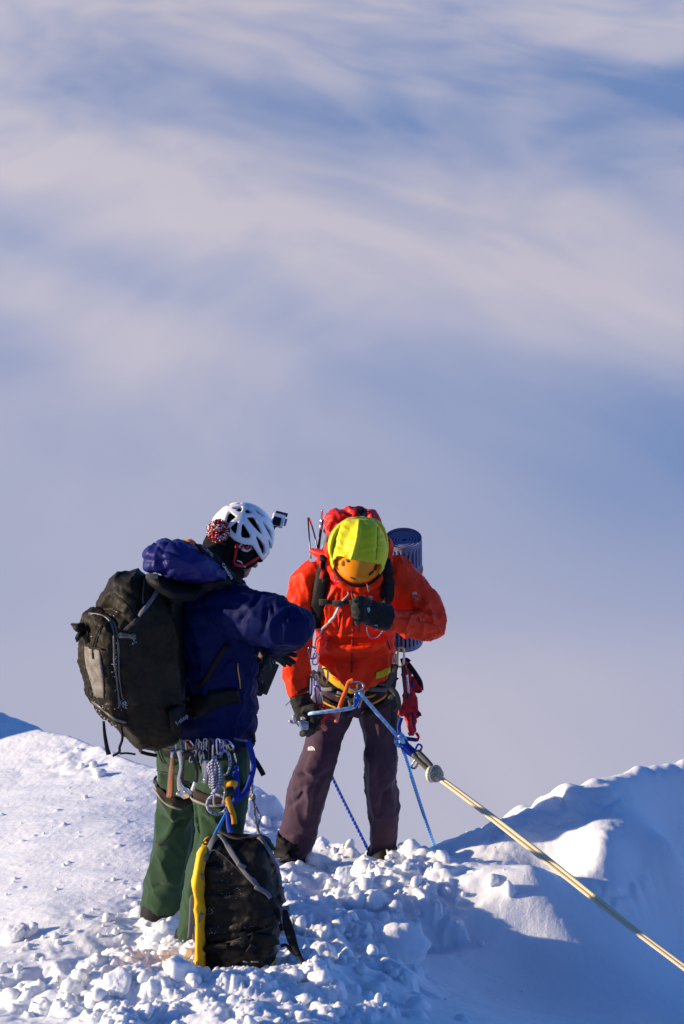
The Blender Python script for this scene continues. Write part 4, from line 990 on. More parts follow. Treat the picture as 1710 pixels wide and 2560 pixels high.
# ---- haul bag standing in the snow before him
bag = empty('haul_bag', P(600, 2440, 8.12), 'black haul bag with yellow side standing in the snow before the green trousers', 'bag')
BT, BWv = Vector((.975, -.22, 0)), Vector((.22, .975, 0))
def bag_body():
    prof = [(2098, 592, 62, .55), (2108, 594, 84, .8), (2150, 594, 88, .95), (2215, 601, 98, 1), (2260, 606, 101, 1), (2307, 602, 97, 1), (2360, 600, 92, 1), (2410, 598, 88, 1), (2440, 602, 72, .9), (2452, 606, 52, .7)]
    me = remesh([loft([(P(c, y, 8.14), h * S(y, 8.1) * 1.0, .105 * d) for y, c, h, d in prof], BT, BWv, 40, 3.6)], .0065, 4)
    cloth(me, .011, 6, 111, (.7, 1, 2.0)); cloth(me, .005, 18, 114)
    crease(me, [([(515, 2230), (560, 2236), (590, 2226)], 5, -.012), ([(515, 2160), (540, 2150), (560, 2170)], 5, -.008), ([(515, 2310), (560, 2312), (600, 2310)], 5, -.008), ([(520, 2345), (570, 2335), (640, 2330), (690, 2310)], 5, -.008)])
    return link('bag_body', me, BAGN, bag)
bbody = bag_body()
def bag_side():
    prof = [(2106, 516, 10, .5), (2120, 513, 13, .8), (2160, 508, 13, .95), (2192, 503, 17, 1), (2225, 509, 13, 1), (2275, 510, 14, 1), (2350, 510, 14, 1), (2400, 512, 13, .95), (2418, 515, 11, .7)]
    me = remesh([loft([(P(c, y, 8.13), h * S(y, 8.1), .098 * d) for y, c, h, d in prof], BT, BWv, 24, 2.6)], .0055, 3)
    cloth(me, .007, 10, 117, (1, 1, .6)); return link('yellow_side', me, YELLOW, bag)
bside = bag_side()
BB = [bbody, bside]
strap('top_strap', [(541, 2090), (530, 2110), (519, 2135), (508, 2150)], 8, BB, GREY, bag, lift=.007, fall=8.05)
strap('side_strap', [(548, 2092), (575, 2125), (602, 2162), (625, 2190), (646, 2216)], 7, BB, GREY, bag, lift=.010, fall=8.05)
strap('side_strap', [(650, 2098), (672, 2135), (690, 2175), (697, 2215), (706, 2255)], 8, BB, GREY, bag, lift=.010, fall=8.08)
strap('side_strap', [(664, 2104), (682, 2124)], 9, BB, DKGREY, bag, lift=.010, fall=8.08)
for x, y, a in ((604, 2160, 32), (648, 2217, 30), (699, 2217, 12), (712, 2268, -12)):
    p, n = hit(x, y, BB, 8.08); r_ = Matrix.Rotation(math.radians(a), 3, 'Y')
    mesh_obj('strap_buckle', *box(p - Vector((0, .014, 0)), (.017, .005, .009), r_), GREY, bag)
strap('lid_edge', [(529, 2126), (545, 2128), (580, 2158), (620, 2195), (650, 2225)], 2, BB, DKGREY, bag, lift=.006)
strap('haul_handle', [(548, 2085), (575, 2098), (600, 2104), (630, 2098), (655, 2094)], 5, BB, DKGREY, bag, lift=.012, fall=8.06)
strap('strap_loop', [(655, 2224), (664, 2230), (672, 2246)], 6, BB, GREY, bag, lift=.012, fall=8.04)
strap('front_pocket_hem', [(512, 2368), (540, 2360), (580, 2352), (640, 2330), (690, 2312)], 2, BB, DKGREY, bag, lift=.004)
strap('waist_belt', [(625, 2338), (660, 2345), (688, 2352)], 13, BB, BLACK, bag, lift=.010, th=.006)
strap('waist_belt', [(515, 2372), (540, 2362), (575, 2365)], 8, BB, BLACK, bag, lift=.010, th=.008)
strap('belt_tail', [(582, 2362), (588, 2352), (605, 2346)], 6, BB, DKGREY, bag, lift=.014)
for x, y, a in ((614, 2352, 60), (628, 2368, 30), (612, 2340, -20)):
    p, n = hit(x, y, BB, 8.05); mesh_obj('belt_buckle', *box(p - Vector((0, .012, 0)), (.012, .006, .022), Matrix.Rotation(math.radians(a), 3, 'Y')), PLASTIC, bag)
strap('belt_print', [(608, 2402), (618, 2404)], 1.6, BB, PRINTGREY, bag, lift=.004); strap('belt_print', [(628, 2403), (646, 2402)], 1.6, BB, PRINTGREY, bag, lift=.004)
free_strap('side_tape', [(503, 2206, 8.10), (494, 2220, 8.08), (489, 2240, 8.08), (480, 2246, 8.06), (478, 2290, 8.05), (474, 2347, 8.05)], 5.5, GREY, bag, n=30)
free_strap('side_tape', [(508, 2284, 8.04), (497, 2300, 8.04), (488, 2330, 8.05), (486, 2346, 8.06), (494, 2354, 8.06)], 5, GREY, bag, n=24)
free_strap('side_tape', [(508, 2186, 8.05), (504, 2200, 8.06)], 4, GREY, bag)
free_strap('shoulder_strap', [(712, 2275, 8.06), (716, 2300, 8.05), (724, 2330, 8.04), (735, 2365, 8.02), (748, 2388, 8.0)], 9, BLACK, bag, th=.006, n=24, wid=lambda t: .6 + .8 * math.sin(math.pi * t))
free_strap('shoulder_strap', [(748, 2388, 8.0), (758, 2408, 7.98), (762, 2430, 7.95), (770, 2452, 7.9)], 5.5, BLACK, bag, n=18)
free_strap('shoulder_strap', [(702, 2365, 8.03), (716, 2363, 8.02), (728, 2378, 8.01), (744, 2390, 8.0)], 4, BLACK, bag)
strap('adjuster_strap', [(690, 2268), (696, 2300), (706, 2325)], 5, BB, BLACK, bag, lift=.01, fall=8.06)
rope('lash_cord', [P(720, 2280, 8.05), P(732, 2296, 8.04), P(733, 2316, 8.03)], .0012, BLACK, bag)
strap('yellow_base_edge', [(668, 2424), (682, 2410), (690, 2395)], 6, BB, YELLOW, bag, lift=.003, fall=8.12)
snow_crumbs('frozen_snow', [(525, 2274, 6, 5, 14), (580, 2230, 14, 10, 12), (530, 2332, 10, 3, 12), (560, 2170, 14, 14, 8), (590, 2320, 30, 4, 8)], BB, bag, 9, (.25, .8))
# ================================================================== CLIMBER IN THE RED JACKET
right_man = empty('person', P(850, 2150, 9.96), 'climber in red shell jacket with lime hood and orange helmet, head bowed towards the viewer', 'person', 'two climbers on the ridge')
GC = P(897, 1378, 9.66)                                                  # centre of the head
_q = math.radians(52)                                                    # bowed: crown turned to the viewer
GF = Vector((0, -1, 0)) * math.cos(_q) + Vector((0, 0, -math.sin(_q))); GU = Vector((0, -1, 0)) * math.sin(_q) + Vector((0, 0, math.cos(_q))); GR = Vector((1, 0, 0))
GROT = Matrix((GR, -GF, GU)).transposed()
def gp(r, f, u): return GC + GR * r + GF * f + GU * u
def body_right():
    T = [tube([(895, 1420, 9.84, 60, 50), (892, 1460, 9.85, 100, 62), (888, 1540, 9.88, 82, 62), (888, 1640, 9.92, 74, 60), (888, 1700, 9.95, 84, 62), (888, 1715, 9.95, 70, 50)], n=20)]
    T.append(tube([(848, 1730, 9.95, 46), (818, 1810, 9.94, 38), (790, 1910, 9.92, 34), (770, 1990, 9.94, 32), (748, 2080, 9.96, 26), (735, 2150, 9.97, 26)], n=14))
    T.append(tube([(935, 1730, 9.95, 46), (948, 1810, 9.95, 38), (952, 1910, 9.94, 32), (958, 1990, 9.96, 28), (957, 2070, 9.97, 24), (956, 2140, 9.98, 24)], n=14))
    T.append(tube([(790, 1450, 9.85, 34), (752, 1530, 9.80, 28), (742, 1610, 9.76, 25), (745, 1700, 9.72, 20), (757, 1760, 9.68, 18), (775, 1800, 9.66, 16, 10)], n=12))
    T.append(tube([(1000, 1455, 9.84, 34), (1045, 1505, 9.80, 30), (1078, 1556, 9.76, 27)], n=12)); T.append(tube([(1076, 1560, 9.75, 25), (1020, 1555, 9.62, 22), (960, 1542, 9.54, 18), (915, 1530, 9.50, 16)], n=12))
    T.append(tube_w([tuple(P(896, 1425, 9.83)) + (.06,), tuple(GC) + (.06,)], n=14))
    e = lambda r, f, u, a, b, c: ell(gp(r, f, u), (a, b, c), 20, GROT)
    T += [e(0, 0, 0, .078, .098, .10), e(0, .045, -.075, .058, .058, .072), e(0, .075, -.125, .034, .03, .03), e(0, .090, -.070, .013, .017, .026), e(0, .095, -.084, .016, .014, .012), e(0, .096, -.106, .022, .010, .007), e(0, .088, -.03, .05, .018, .012), e(.078, .012, -.05, .012, .02, .032), e(-.078, .012, -.05, .012, .02, .032), e(.03, .075, -.052, .015, .014, .01), e(-.03, .075, -.052, .015, .014, .01)]
    return link('body', remesh(T, .0055, 3), SKIN, right_man)
rbody = body_right()
def jacket_right():
    T = [tube([(897, 1398, 9.82, 66, 60), (893, 1425, 9.83, 112, 76), (890, 1462, 9.84, 134, 92), (889, 1520, 9.86, 114, 100), (888, 1570, 9.88, 103, 92), (889, 1602, 9.90, 99, 84), (890, 1630, 9.91, 101, 98), (887, 1655, 9.92, 88, 96), (882, 1676, 9.93, 64, 86), (880, 1684, 9.93, 44, 76)], n=36, res=46, dome=False)]
    T.append(tube([(800, 1432, 9.84, 46, 50), (768, 1462, 9.82, 46), (754, 1520, 9.80, 42), (748, 1580, 9.77, 40), (741, 1640, 9.74, 36), (742, 1690, 9.72, 32), (748, 1738, 9.69, 26)], n=22, res=36, dome=False))
    T.append(tube([(985, 1435, 9.84, 50, 52), (1022, 1475, 9.82, 48), (1055, 1515, 9.79, 46), (1076, 1548, 9.76, 38), (1080, 1564, 9.75, 33)], n=22, res=30))
    T.append(tube([(1078, 1562, 9.74, 36), (1050, 1564, 9.69, 38), (1015, 1558, 9.62, 34), (985, 1550, 9.57, 31), (962, 1544, 9.54, 29)], n=22, res=30, dome=False))
    me = remesh(T, .0062, 4)
    co = co_of(me); px, py = to_px(co)
    body = smooth(775, 800, px) * smooth(1000, 980, px)
    co2 = co * np.array((1.0, 1.0, 2.3)); n = noise(co2 * 5.2 + noise(co * 3, 121)[:, None] * .5, 122)
    displace(me, body * smooth(1560, 1600, py) * (ridge(n, 2.0) - .5) * .022)
    cloth(me, .014, 6.5, 123, (1.3, 1.3, .7)); cloth(me, .0045, 14, 127, (1.4, 1.2, .6)); cloth(me, .0012, 30, 129)
    crease(me, [([(800, 1590), (850, 1606), (900, 1606), (960, 1594)], 9, -.030), ([(800, 1630), (850, 1612), (905, 1618), (960, 1622)], 13, .020), ([(815, 1640), (850, 1650), (900, 1652)], 6, -.012), ([(862, 1500), (858, 1540), (852, 1590)], 6, .010), ([(835, 1530), (845, 1565), (840, 1600)], 8, -.012), ([(880, 1560), (884, 1590)], 6, .012), ([(812, 1560), (830, 1590), (860, 1606)], 7, .014),
                ([(868, 1470), (876, 1500), (880, 1540)], 6, -.010), ([(845, 1400), (838, 1430), (850, 1480)], 7, -.012), ([(905, 1650), (935, 1640), (960, 1644)], 5, .012), ([(890, 1630), (930, 1630), (975, 1612)], 7, -.012), ([(830, 1660), (870, 1668), (930, 1660), (975, 1640)], 7, -.008),
                ([(1030, 1510), (1055, 1520), (1070, 1512)], 8, .016), ([(1040, 1545), (1070, 1550), (1100, 1560)], 6, -.014), ([(1000, 1540), (1030, 1545)], 6, -.010), ([(1060, 1480), (1040, 1520), (1020, 1540)], 8, -.008), ([(1020, 1575), (1060, 1590), (1095, 1580)], 6, -.006),
                ([(735, 1590), (760, 1600), (780, 1590)], 8, -.012), ([(725, 1660), (750, 1650), (765, 1660)], 7, .010), ([(720, 1520), (745, 1545), (760, 1580)], 9, -.010), ([(715, 1690), (740, 1700), (765, 1690)], 6, -.008), ([(760, 1440), (772, 1480), (770, 1530)], 8, .010)])
    return link('jacket', me, RED, right_man)
rjack = jacket_right()
# collar and folded hood round the neck
def collar_right():
    T = [tube([(822, 1366, 9.80, 12, 24), (822, 1400, 9.76, 12, 24), (835, 1432, 9.72, 13, 22), (862, 1460, 9.70, 13, 20), (897, 1472, 9.69, 12, 18), (930, 1460, 9.70, 14, 20), (956, 1430, 9.72, 15, 22), (968, 1395, 9.76, 14, 24), (969, 1356, 9.80, 11, 24)], n=18, res=50)]
    T.append(tube([(822, 1372, 9.84, 14, 30), (850, 1345, 9.88, 14, 30), (897, 1335, 9.90, 14, 30), (945, 1342, 9.88, 14, 30), (968, 1360, 9.84, 13, 30)], n=16, res=30))
    me = remesh(T, .006, 4); cloth(me, .010, 12, 131); return link('jacket_collar', me, RED, right_man)
rcoll = collar_right()
# helmet with hood of lime cloth drawn over its back
rhelm = link('helmet', remesh([ell(gp(0, .012, .010), (.116, .132, .116), 36, GROT)], .006, 2), ORANGE, right_man)
tag(rhelm, 'orange climbing helmet under a lime hood')
v, f = tube_w([tuple(gp(.116 * math.sin(a), .010 + .134 * math.cos(a), -.030 - .012 * math.cos(a))) + (.006, .012) for a in np.linspace(-2.0, 2.0, 22)], n=10); mesh_obj('helmet_brim', v, f, BLACK, rhelm)
def hood_right():
    bm = bmesh.new(); bmesh.ops.create_icosphere(bm, subdivisions=6, radius=1)
    L = np.array([v.co[:] for v in bm.verts])
    k = (np.abs(L) ** 2.35).sum(1) ** (-1 / 2.35)                         # a slightly boxy dome: three panels
    loc = L * k[:, None] * np.array((.121, .142, .121))
    W = loc @ np.array(GROT).T + np.array(gp(0, .008, .012))
    px, py = to_px(W)
    edge = [(815, 1280), (985, 1280), (985, 1380), (967, 1400), (958, 1425), (946, 1442), (944, 1446), (950, 1430), (954, 1413), (913, 1406), (876, 1400), (858, 1392), (844, 1393), (836, 1402), (836, 1420), (832, 1428), (828, 1408), (820, 1380)]
    face = (loc[:, 1] < .02) | inpoly(px, py, edge)
    cut = ~inpoly(px, py, edge) & (loc[:, 1] < .1) | (loc[:, 2] < -.06)
    bm.verts.ensure_lookup_table(); 
    for i, v in enumerate(bm.verts): v.co = W[i]
    bmesh.ops.delete(bm, geom=[bm.verts[i] for i in np.nonzero(cut)[0]], context='VERTS')
    for _ in range(5):
        e = {v: v.co.copy() for v in bm.verts if v.is_boundary}
        for v in e:
            nb = [x.other_vert(v) for x in v.link_edges if x.is_boundary]
            if len(nb) == 2: v.co = e[v] * .5 + (e.get(nb[0], nb[0].co) + e.get(nb[1], nb[1].co)) * .25
    me = bpy.data.meshes.new('hood'); bm.to_mesh(me); bm.free()
    co = co_of(me); displace(me, .0030 * ridge(noise(co * np.array((10, 10, 34)), 141), 2) + .004 * noise(co * 14, 142))
    crease(me, [([(897, 1304), (893, 1340), (886, 1372), (877, 1402)], 5, .013), ([(880, 1308), (862, 1345), (850, 1380)], 13, -.013), ([(835, 1388), (850, 1386), (866, 1394)], 5, .006), ([(947, 1310), (945, 1350), (940, 1405)], 4, -.004), ([(910, 1330), (915, 1390)], 10, -.003)])
    o = link('hood', me, LIME, right_man); s = o.modifiers.new('s', 'SOLIDIFY'); s.thickness = .005; s.offset = -1
    return o
rhood = hood_right()
LIMEDK = mat('lime_seam', (.34, .32, .008), .7)
strap('hood_seam', [(897, 1308), (893, 1340), (886, 1372), (878, 1398)], 1.0, [rhood], LIMEDK, rhood, lift=.001)
strap('hood_seam', [(944, 1318), (944, 1350), (940, 1400)], .9, [rhood], LIMEDK, rhood, lift=.001)
v, f = tube([(833, 1408, 9.58, 4, 10), (826, 1372, 9.60, 6, 14), (835, 1338, 9.64, 9, 18), (860, 1311, 9.70, 9, 20), (891, 1300, 9.76, 8, 22), (924, 1301, 9.80, 7, 22), (950, 1312, 9.80, 6, 20), (965, 1342, 9.76, 4, 18), (968, 1385, 9.72, 4, 14)], n=18, res=70)
o = mesh_obj('hood_rim', v, f, LIME, rhood); displace(o.data, .003 * noise(co_of(o.data) * 50, 143) + .003 * noise(co_of(o.data) * 18, 144))
HL = [rhelm, rhood]
for nm, x, y, r, m in (('lamp_clip', 858, 1408, .014, ORANGE), ('lamp_clip', 869, 1402, .007, GREY), ('lamp_clip', 866, 1400, .004, PLASTIC)):
    p, n = hit(x, y, HL, 9.5); mesh_obj(nm, *ell(p, (r, .006, r), 14), m, rhelm)
strap('helmet_vent', [(941, 1411), (937, 1418), (936, 1424)], 2.6, HL, PLASTIC, rhelm, lift=.003)
strap('helmet_vent', [(934, 1427), (928, 1431), (923, 1437)], 3.0, HL, PLASTIC, rhelm, lift=.003)
strap('helmet_slot', [(876, 1442), (889, 1447)], .9, HL, PLASTIC, rhelm, lift=.003)
strap('helmet_badge', [(938, 1426), (942, 1418), (946, 1413)], 1.8, HL, REDM, rhelm, lift=.003)
strap('chin_strap', [(842, 1396), (841, 1412), (846, 1424)], 2.4, [rhelm, rcoll, rjack], REDSTRAP, rhelm, lift=.006)
mesh_obj('beard', *join(*[tube_w([tuple(P(918 + k * .8, 1462 + k, 9.56)) + (.0025,), tuple(P(920 + k * .5, 1474 + (k % 3) * 3, 9.55)) + (.001,)], n=6) for k in range(8)]), mat('fair_hair', (.42, .26, .13), .6), right_man)
rope('hood_cord', [P(837, 1438, 9.66), P(837, 1452, 9.64), P(842, 1460, 9.64), P(846, 1452, 9.64), P(845, 1442, 9.66)], .0016, PURPLEM, right_man)

def trousers_right():
    T = [tube([(888, 1660, 9.94, 88, 70), (888, 1700, 9.95, 95, 78), (888, 1740, 9.95, 98, 78), (888, 1765, 9.95, 90, 70)], n=26, dome=False)]
    T.append(tube([(842, 1735, 9.95, 52, 62), (822, 1790, 9.94, 54, 58), (811, 1838, 9.93, 49, 54), (800, 1886, 9.90, 46, 50), (781, 1940, 9.90, 50, 52), (768, 1996, 9.93, 49, 46), (752, 2058, 9.95, 44, 42), (734, 2118, 9.97, 42, 42), (729, 2145, 9.97, 40, 42)], n=24, res=50, dome=False))
    T.append(tube([(938, 1735, 9.95, 52, 62), (947, 1785, 9.95, 51, 58), (951, 1841, 9.94, 43, 50), (951, 1900, 9.92, 40, 46), (953, 1968, 9.94, 39, 44), (959, 2013, 9.95, 39, 42), (959, 2058, 9.96, 36, 40), (956, 2115, 9.98, 33, 38), (956, 2132, 9.98, 34, 40)], n=24, res=50, dome=False))
    me = remesh(T, .0075, 4)
    cloth(me, .013, 4.4, 151, (1.6, 1.6, .6)); cloth(me, .0045, 11, 154, (1.2, 1.2, .9))
    crease(me, [([(775, 1870), (760, 1910), (762, 1935), (800, 1942), (825, 1930)], 6, -.006), ([(735, 1935), (765, 1925), (790, 1940)], 8, .016), ([(765, 1965), (775, 2000), (768, 2040)], 8, .014), ([(720, 2015), (745, 2000), (760, 1975)], 7, -.014), ([(800, 1950), (785, 1990), (780, 2030)], 7, -.012), ([(735, 1980), (760, 1965), (790, 1960)], 7, -.010),
                ([(915, 1885), (930, 1910), (928, 1990)], 7, .012), ([(945, 1900), (950, 1960), (975, 2010)], 8, -.012), ([(930, 1990), (940, 2050), (935, 2110)], 8, .010), ([(985, 1960), (960, 1990), (950, 2030)], 7, -.010), ([(700, 2090), (735, 2085), (780, 2100)], 7, -.008)])
    return link('trousers', me, PLUM, right_man)
rtrou = trousers_right()
for pts in ([(734, 2085, 9.96, 42, 43), (728, 2130, 9.97, 43, 46), (728, 2165, 9.95, 40, 70), (728, 2185, 9.92, 38, 90)], [(956, 2118, 9.98, 35, 40), (957, 2140, 9.98, 39, 50), (960, 2162, 9.95, 40, 80), (958, 2180, 9.93, 36, 80)]):
    me = remesh([tube(pts, n=22, dome=False)], .007, 2); cloth(me, .010, 14, 157); link('gaiter_boot', me, BOOT, right_man)
logo('trouser_logo', 779, 1871, 13, [rtrou], rtrou)
logo('jacket_logo', 926, 1492, 8, [rjack], rjack, m=PRINT)
logo('sleeve_logo', 1036, 1483, 8, [rjack], rjack, m=PRINT)
lettering('sleeve_lettering', 'SUMMIT', 1040, 1496, 5, -25, [rjack], PRINTGREY, rjack, lift=.003)
strap('front_zip', [(889, 1520), (884, 1570), (880, 1625), (879, 1682)], 3, [rjack], mat('dark_red_zip', (.25, .012, .014), .6), rjack, lift=.002)
for L in ([(851, 1530), (850, 1555), (848, 1575)], [(899, 1560), (898, 1580)], [(966, 1595), (971, 1610), (974, 1625)]): strap('pocket_zip', L, 1.3, [rjack], mat('dusk_blue_zip', (.05, .04, .10), .6), rjack, lift=.002)
strap('cuff_tab', [(743, 1732), (755, 1727), (770, 1720)], 4.2, [rjack], mat('dark_cuff_tab', (.05, .018, .018), .7), rjack, lift=.004)
rope('cuff_cord', [P(727, 1752, 9.66), P(720, 1758, 9.65), P(714, 1764, 9.65)], .0016, DKGREY, rjack)

# ---- gloves: fist on the chest strap, lower hand holding the belay end
def fist():
    T = [tube([(972, 1545, 9.545, 34, 32), (950, 1540, 9.53, 34, 28), (922, 1530, 9.51, 32, 22), (908, 1526, 9.50, 26, 20)], n=20, dome=False)]
    for k, (x0, y0, x1, y1, x2, y2, r) in enumerate([(908, 1503, 892, 1500, 886, 1512, 10), (904, 1518, 888, 1516, 884, 1526, 10.5), (904, 1533, 889, 1532, 886, 1541, 10), (908, 1547, 893, 1548, 892, 1556, 9)]):
        T.append(tube([(x0 + 8, y0 + 2, 9.49, r + 2), (x0 - 2, y0, 9.465, r + 1), (x1, y1, 9.47, r), (x2 + 3, y2, 9.50, r - 1)], n=12))
    T.append(tube([(920, 1506, 9.48, 10), (900, 1496, 9.455, 8.5), (888, 1500, 9.455, 7.5)], n=10))
    me = remesh(T, .0036, 2); cloth(me, .003, 30, 161); return link('glove', me, GLOVE, right_man)
rfist = fist()
logo('glove_logo', 921, 1524, 9, [rfist], rfist, ang=75)
strap('cuff_badge', [(937, 1561), (944, 1563)], 2.2, [rfist], PRINTGREY, rfist, lift=.003)
rope('wrist_leash', [P(918, 1558, 9.49), P(918, 1578, 9.50), P(926, 1594, 9.52), P(942, 1594, 9.53), P(955, 1580, 9.53), P(960, 1568, 9.52)], .0022, rope_mat('lilac_cord', (.35, .32, .48), (.06, .05, .12), .012), rfist)
def low_hand():
    T = [tube([(748, 1738, 9.69, 25, 26), (754, 1758, 9.68, 27, 26), (768, 1782, 9.66, 32, 22), (780, 1800, 9.65, 27, 18)], n=20, dome=False)]
    for k, (x, y) in enumerate([(792, 1782), (786, 1800), (772, 1812), (758, 1812)]):
        T.append(tube([(x - 16, y - 14, 9.65, 11), (x, y, 9.63, 10.5), (x + 8, y + 16, 9.65, 9), (x - 2, y + 22, 9.68, 8)], n=12))
    T.append(tube([(760, 1775, 9.64, 11), (785, 1770, 9.62, 9.5), (800, 1785, 9.62, 8.5)], n=10))
    me = remesh(T, .0036, 2); cloth(me, .004, 24, 165); return link('glove', me, GLOVE, right_man)
rlow = low_hand()
logo('glove_logo', 757, 1795, 9, [rlow], rlow, ang=-10)
o = empty('belay_clamp', P(745, 1803, 9.62), 'scuffed metal rope clamp hanging from the lower glove of the red climber', 'rope clamp')
mesh_obj('clamp_body', *join(tube([(734, 1792, 9.60, 4), (737, 1805, 9.60, 5), (728, 1806, 9.60, 3)], n=10), tube([(725, 1803, 9.60, 3.5), (745, 1806, 9.60, 3)], n=10)), ALU, o)
mesh_obj('cam_wheel', *tube([(756, 1812, 9.60, 12, 5), (768, 1815, 9.60, 11, 5)], n=16), ALU, o)
mesh_obj('cam_lever', *tube([(748, 1804, 9.59, 3), (754, 1822, 9.59, 4)], n=10), STEEL, o)
mesh_obj('clamp_block', *box(P(782, 1816, 9.60), (.016, .01, .012), Matrix.Rotation(.5, 3, 'Y')), PLASTIC, o)
v, f = tube_w([tuple(P(773, 1811, 9.59)) + (.003,), tuple(P(773, 1813, 9.585)) + (.003,)], n=8); mesh_obj('axle', v, f, PLASTIC, o)

# ---- harness, mustard layer
mesh_obj('fleece_hem', *tube([(892, 1655, 9.94, 88, 92), (890, 1685, 9.94, 84, 90), (890, 1716, 9.94, 74, 84)], n=36, res=16, dome=False), MUSTARD, right_man)
strap('fleece_tail', [(938, 1688), (955, 1684), (970, 1674), (980, 1662)], 9, [rjack, rtrou], LIME, right_man, lift=.006)
RT = [rtrou, rjack]
hb = strap('harness_belt', [(793, 1684), (830, 1717), (880, 1733), (940, 1721), (988, 1690)], 11, RT, BLACK, right_man, lift=.02, th=.007)
HT = [hb, rtrou]
for L, w, m in (([(842, 1712), (862, 1702), (872, 1698)], 4, GREY), ([(900, 1684), (903, 1700), (925, 1708), (958, 1714)], 4, GREY), ([(845, 1728), (870, 1738), (880, 1765)], 4, GREY), ([(920, 1724), (962, 1722)], 5.5, GREY), ([(810, 1722), (835, 1722)], 5, GREY), ([(810, 1752), (832, 1762), (852, 1772)], 3, YELWEB), ([(962, 1732), (945, 1748), (925, 1758)], 3, YELWEB), ([(860, 1730), (862, 1750), (858, 1768)], 11, BLACK)):
    strap('harness_tape', L, w, HT, m, right_man, lift=.014)
strap('belay_loop', [(881, 1685), (888, 1700), (890, 1712)], 6, HT, mat('olive_webbing', (.18, .15, .03), .7), right_man, lift=.03, th=.008)
for L in ([(800, 1745), (830, 1760), (870, 1785)], [(905, 1785), (940, 1768), (985, 1745)]): strap('harness_leg_loop', L, 12, [rtrou], BLACK, right_man, lift=.010, th=.005)

# ================================================================== HIS RED RUCKSACK
rp = empty('backpack', P(890, 1650, 10.2), 'red rucksack with gathered lid behind the bowed climber', 'backpack')
me = remesh([tube([(892, 1330, 10.14, 62, 60), (892, 1370, 10.16, 76, 70), (892, 1480, 10.18, 80, 80), (892, 1600, 10.2, 78, 80), (892, 1640, 10.2, 60, 60)], n=30, e=3)], .009, 3); cloth(me, .012, 7, 171)
link('main_bag', me, mat('grey_pack_cloth', (.13, .125, .13), .6, bump=.2, bscale=80), rp)
me = remesh([ell(P(852, 1307, 10.12), (.078, .075, .066), 20), ell(P(842, 1325, 10.10), (.055, .07, .050), 20), ell(P(888, 1299, 10.13), (.075, .08, .055), 20), ell(P(928, 1299, 10.12), (.045, .06, .050), 20), ell(P(942, 1310, 10.12), (.028, .05, .045), 20)], .0065, 3)
cloth(me, .016, 9, 173); cloth(me, .007, 20, 176)
crease(me, [([(820, 1330), (840, 1310), (870, 1300)], 7, -.012), ([(905, 1275), (908, 1300)], 8, -.022), ([(860, 1275), (880, 1290)], 5, -.01), ([(925, 1285), (935, 1300), (948, 1302)], 5, .012)])
rlid = link('lid', me, REDPACK, rp)
strap('lid_cord', [(891, 1276), (898, 1279), (903, 1275), (908, 1281), (913, 1279)], 3.4, [rlid], BLACK, rp, lift=.008, fall=10.05)
strap('lid_cord', [(890, 1277), (896, 1284), (906, 1285)], 2.5, [rlid], BLACK, rp, lift=.010, fall=10.05)
v, f = tube([(822, 1336, 10.06, 7, 8), (818, 1355, 10.05, 10, 10), (816, 1376, 10.04, 9, 10)], n=14); mesh_obj('side_panel', v, f, GREY, rp)
v, f = tube([(807, 1366, 10.0, 2), (805, 1378, 10.0, 3)], n=8); mesh_obj('zip_puller', v, f, STEEL, rp)
v, f = tube([(782, 1378, 10.02, 8, 10), (797, 1384, 10.0, 12, 12), (815, 1388, 9.98, 12, 12)], n=14); mesh_obj('side_wing', v, f, REDPACK, rp)
SS = [rjack, rcoll]
strap('shoulder_strap', [(812, 1392), (808, 1430), (805, 1465), (799, 1505), (792, 1545), (786, 1568)], 19, SS, BLACK, rp, lift=.010, th=.012, wid=lambda t: .55 + .5 * min(1, t * 3) - .25 * max(0, t - .6))
strap('shoulder_strap', [(966, 1400), (968, 1440), (966, 1480), (962, 1520)], 18, SS, BLACK, rp, lift=.010, th=.012, wid=lambda t: .55 + .5 * min(1, t * 3))
strap('load_tab', [(814, 1402), (812, 1425), (810, 1448)], 6, SS, mat('dark_red_webbing', (.34, .012, .014), .7), rp, lift=.024)
strap('load_tab', [(806, 1400), (800, 1405)], 9, SS, RED, rp, lift=.026)
ST = SS + [o for o in COL.objects if o.parent is rp and o.name.startswith('shoulder_strap')]
strap('sternum_strap', [(808, 1502), (840, 1503), (865, 1504), (892, 1506)], 5.5, [rjack], DKGREY, rp, lift=.014, th=.003)
for x, w_ in ((818, .018), (846, .024), (876, .014)): 
    p, n = hit(x, 1503, [rjack], 9.7); mesh_obj('sternum_buckle', *box(p + n * .022, (w_, .006, .013)), KHAKI, rp)
strap('ladder_buckle', [(806, 1452), (822, 1452)], 7, ST, BLACK, rp, lift=.006); strap('ladder_buckle', [(956, 1455), (982, 1455)], 8, ST, BLACK, rp, lift=.006)
hose = rope('drinking_tube', [w[0] for w in drape([(884, 1466), (874, 1480), (862, 1496), (853, 1514), (838, 1533), (826, 1550), (812, 1570), (800, 1592), (787, 1622)], [rjack], .014)], .0048, mat('clear_grey_hose', (.40, .38, .37), .3), rp)
strap('hose_sleeve', [(850, 1516), (838, 1532), (824, 1551)], 3.6, [rjack], PRINT, hose, lift=.018, th=.005)
rope('neck_cord', [w[0] for w in drape([(879, 1466), (882, 1480), (886, 1494), (890, 1502)], [rjack], .012)], .0032, DKGREY, rp)
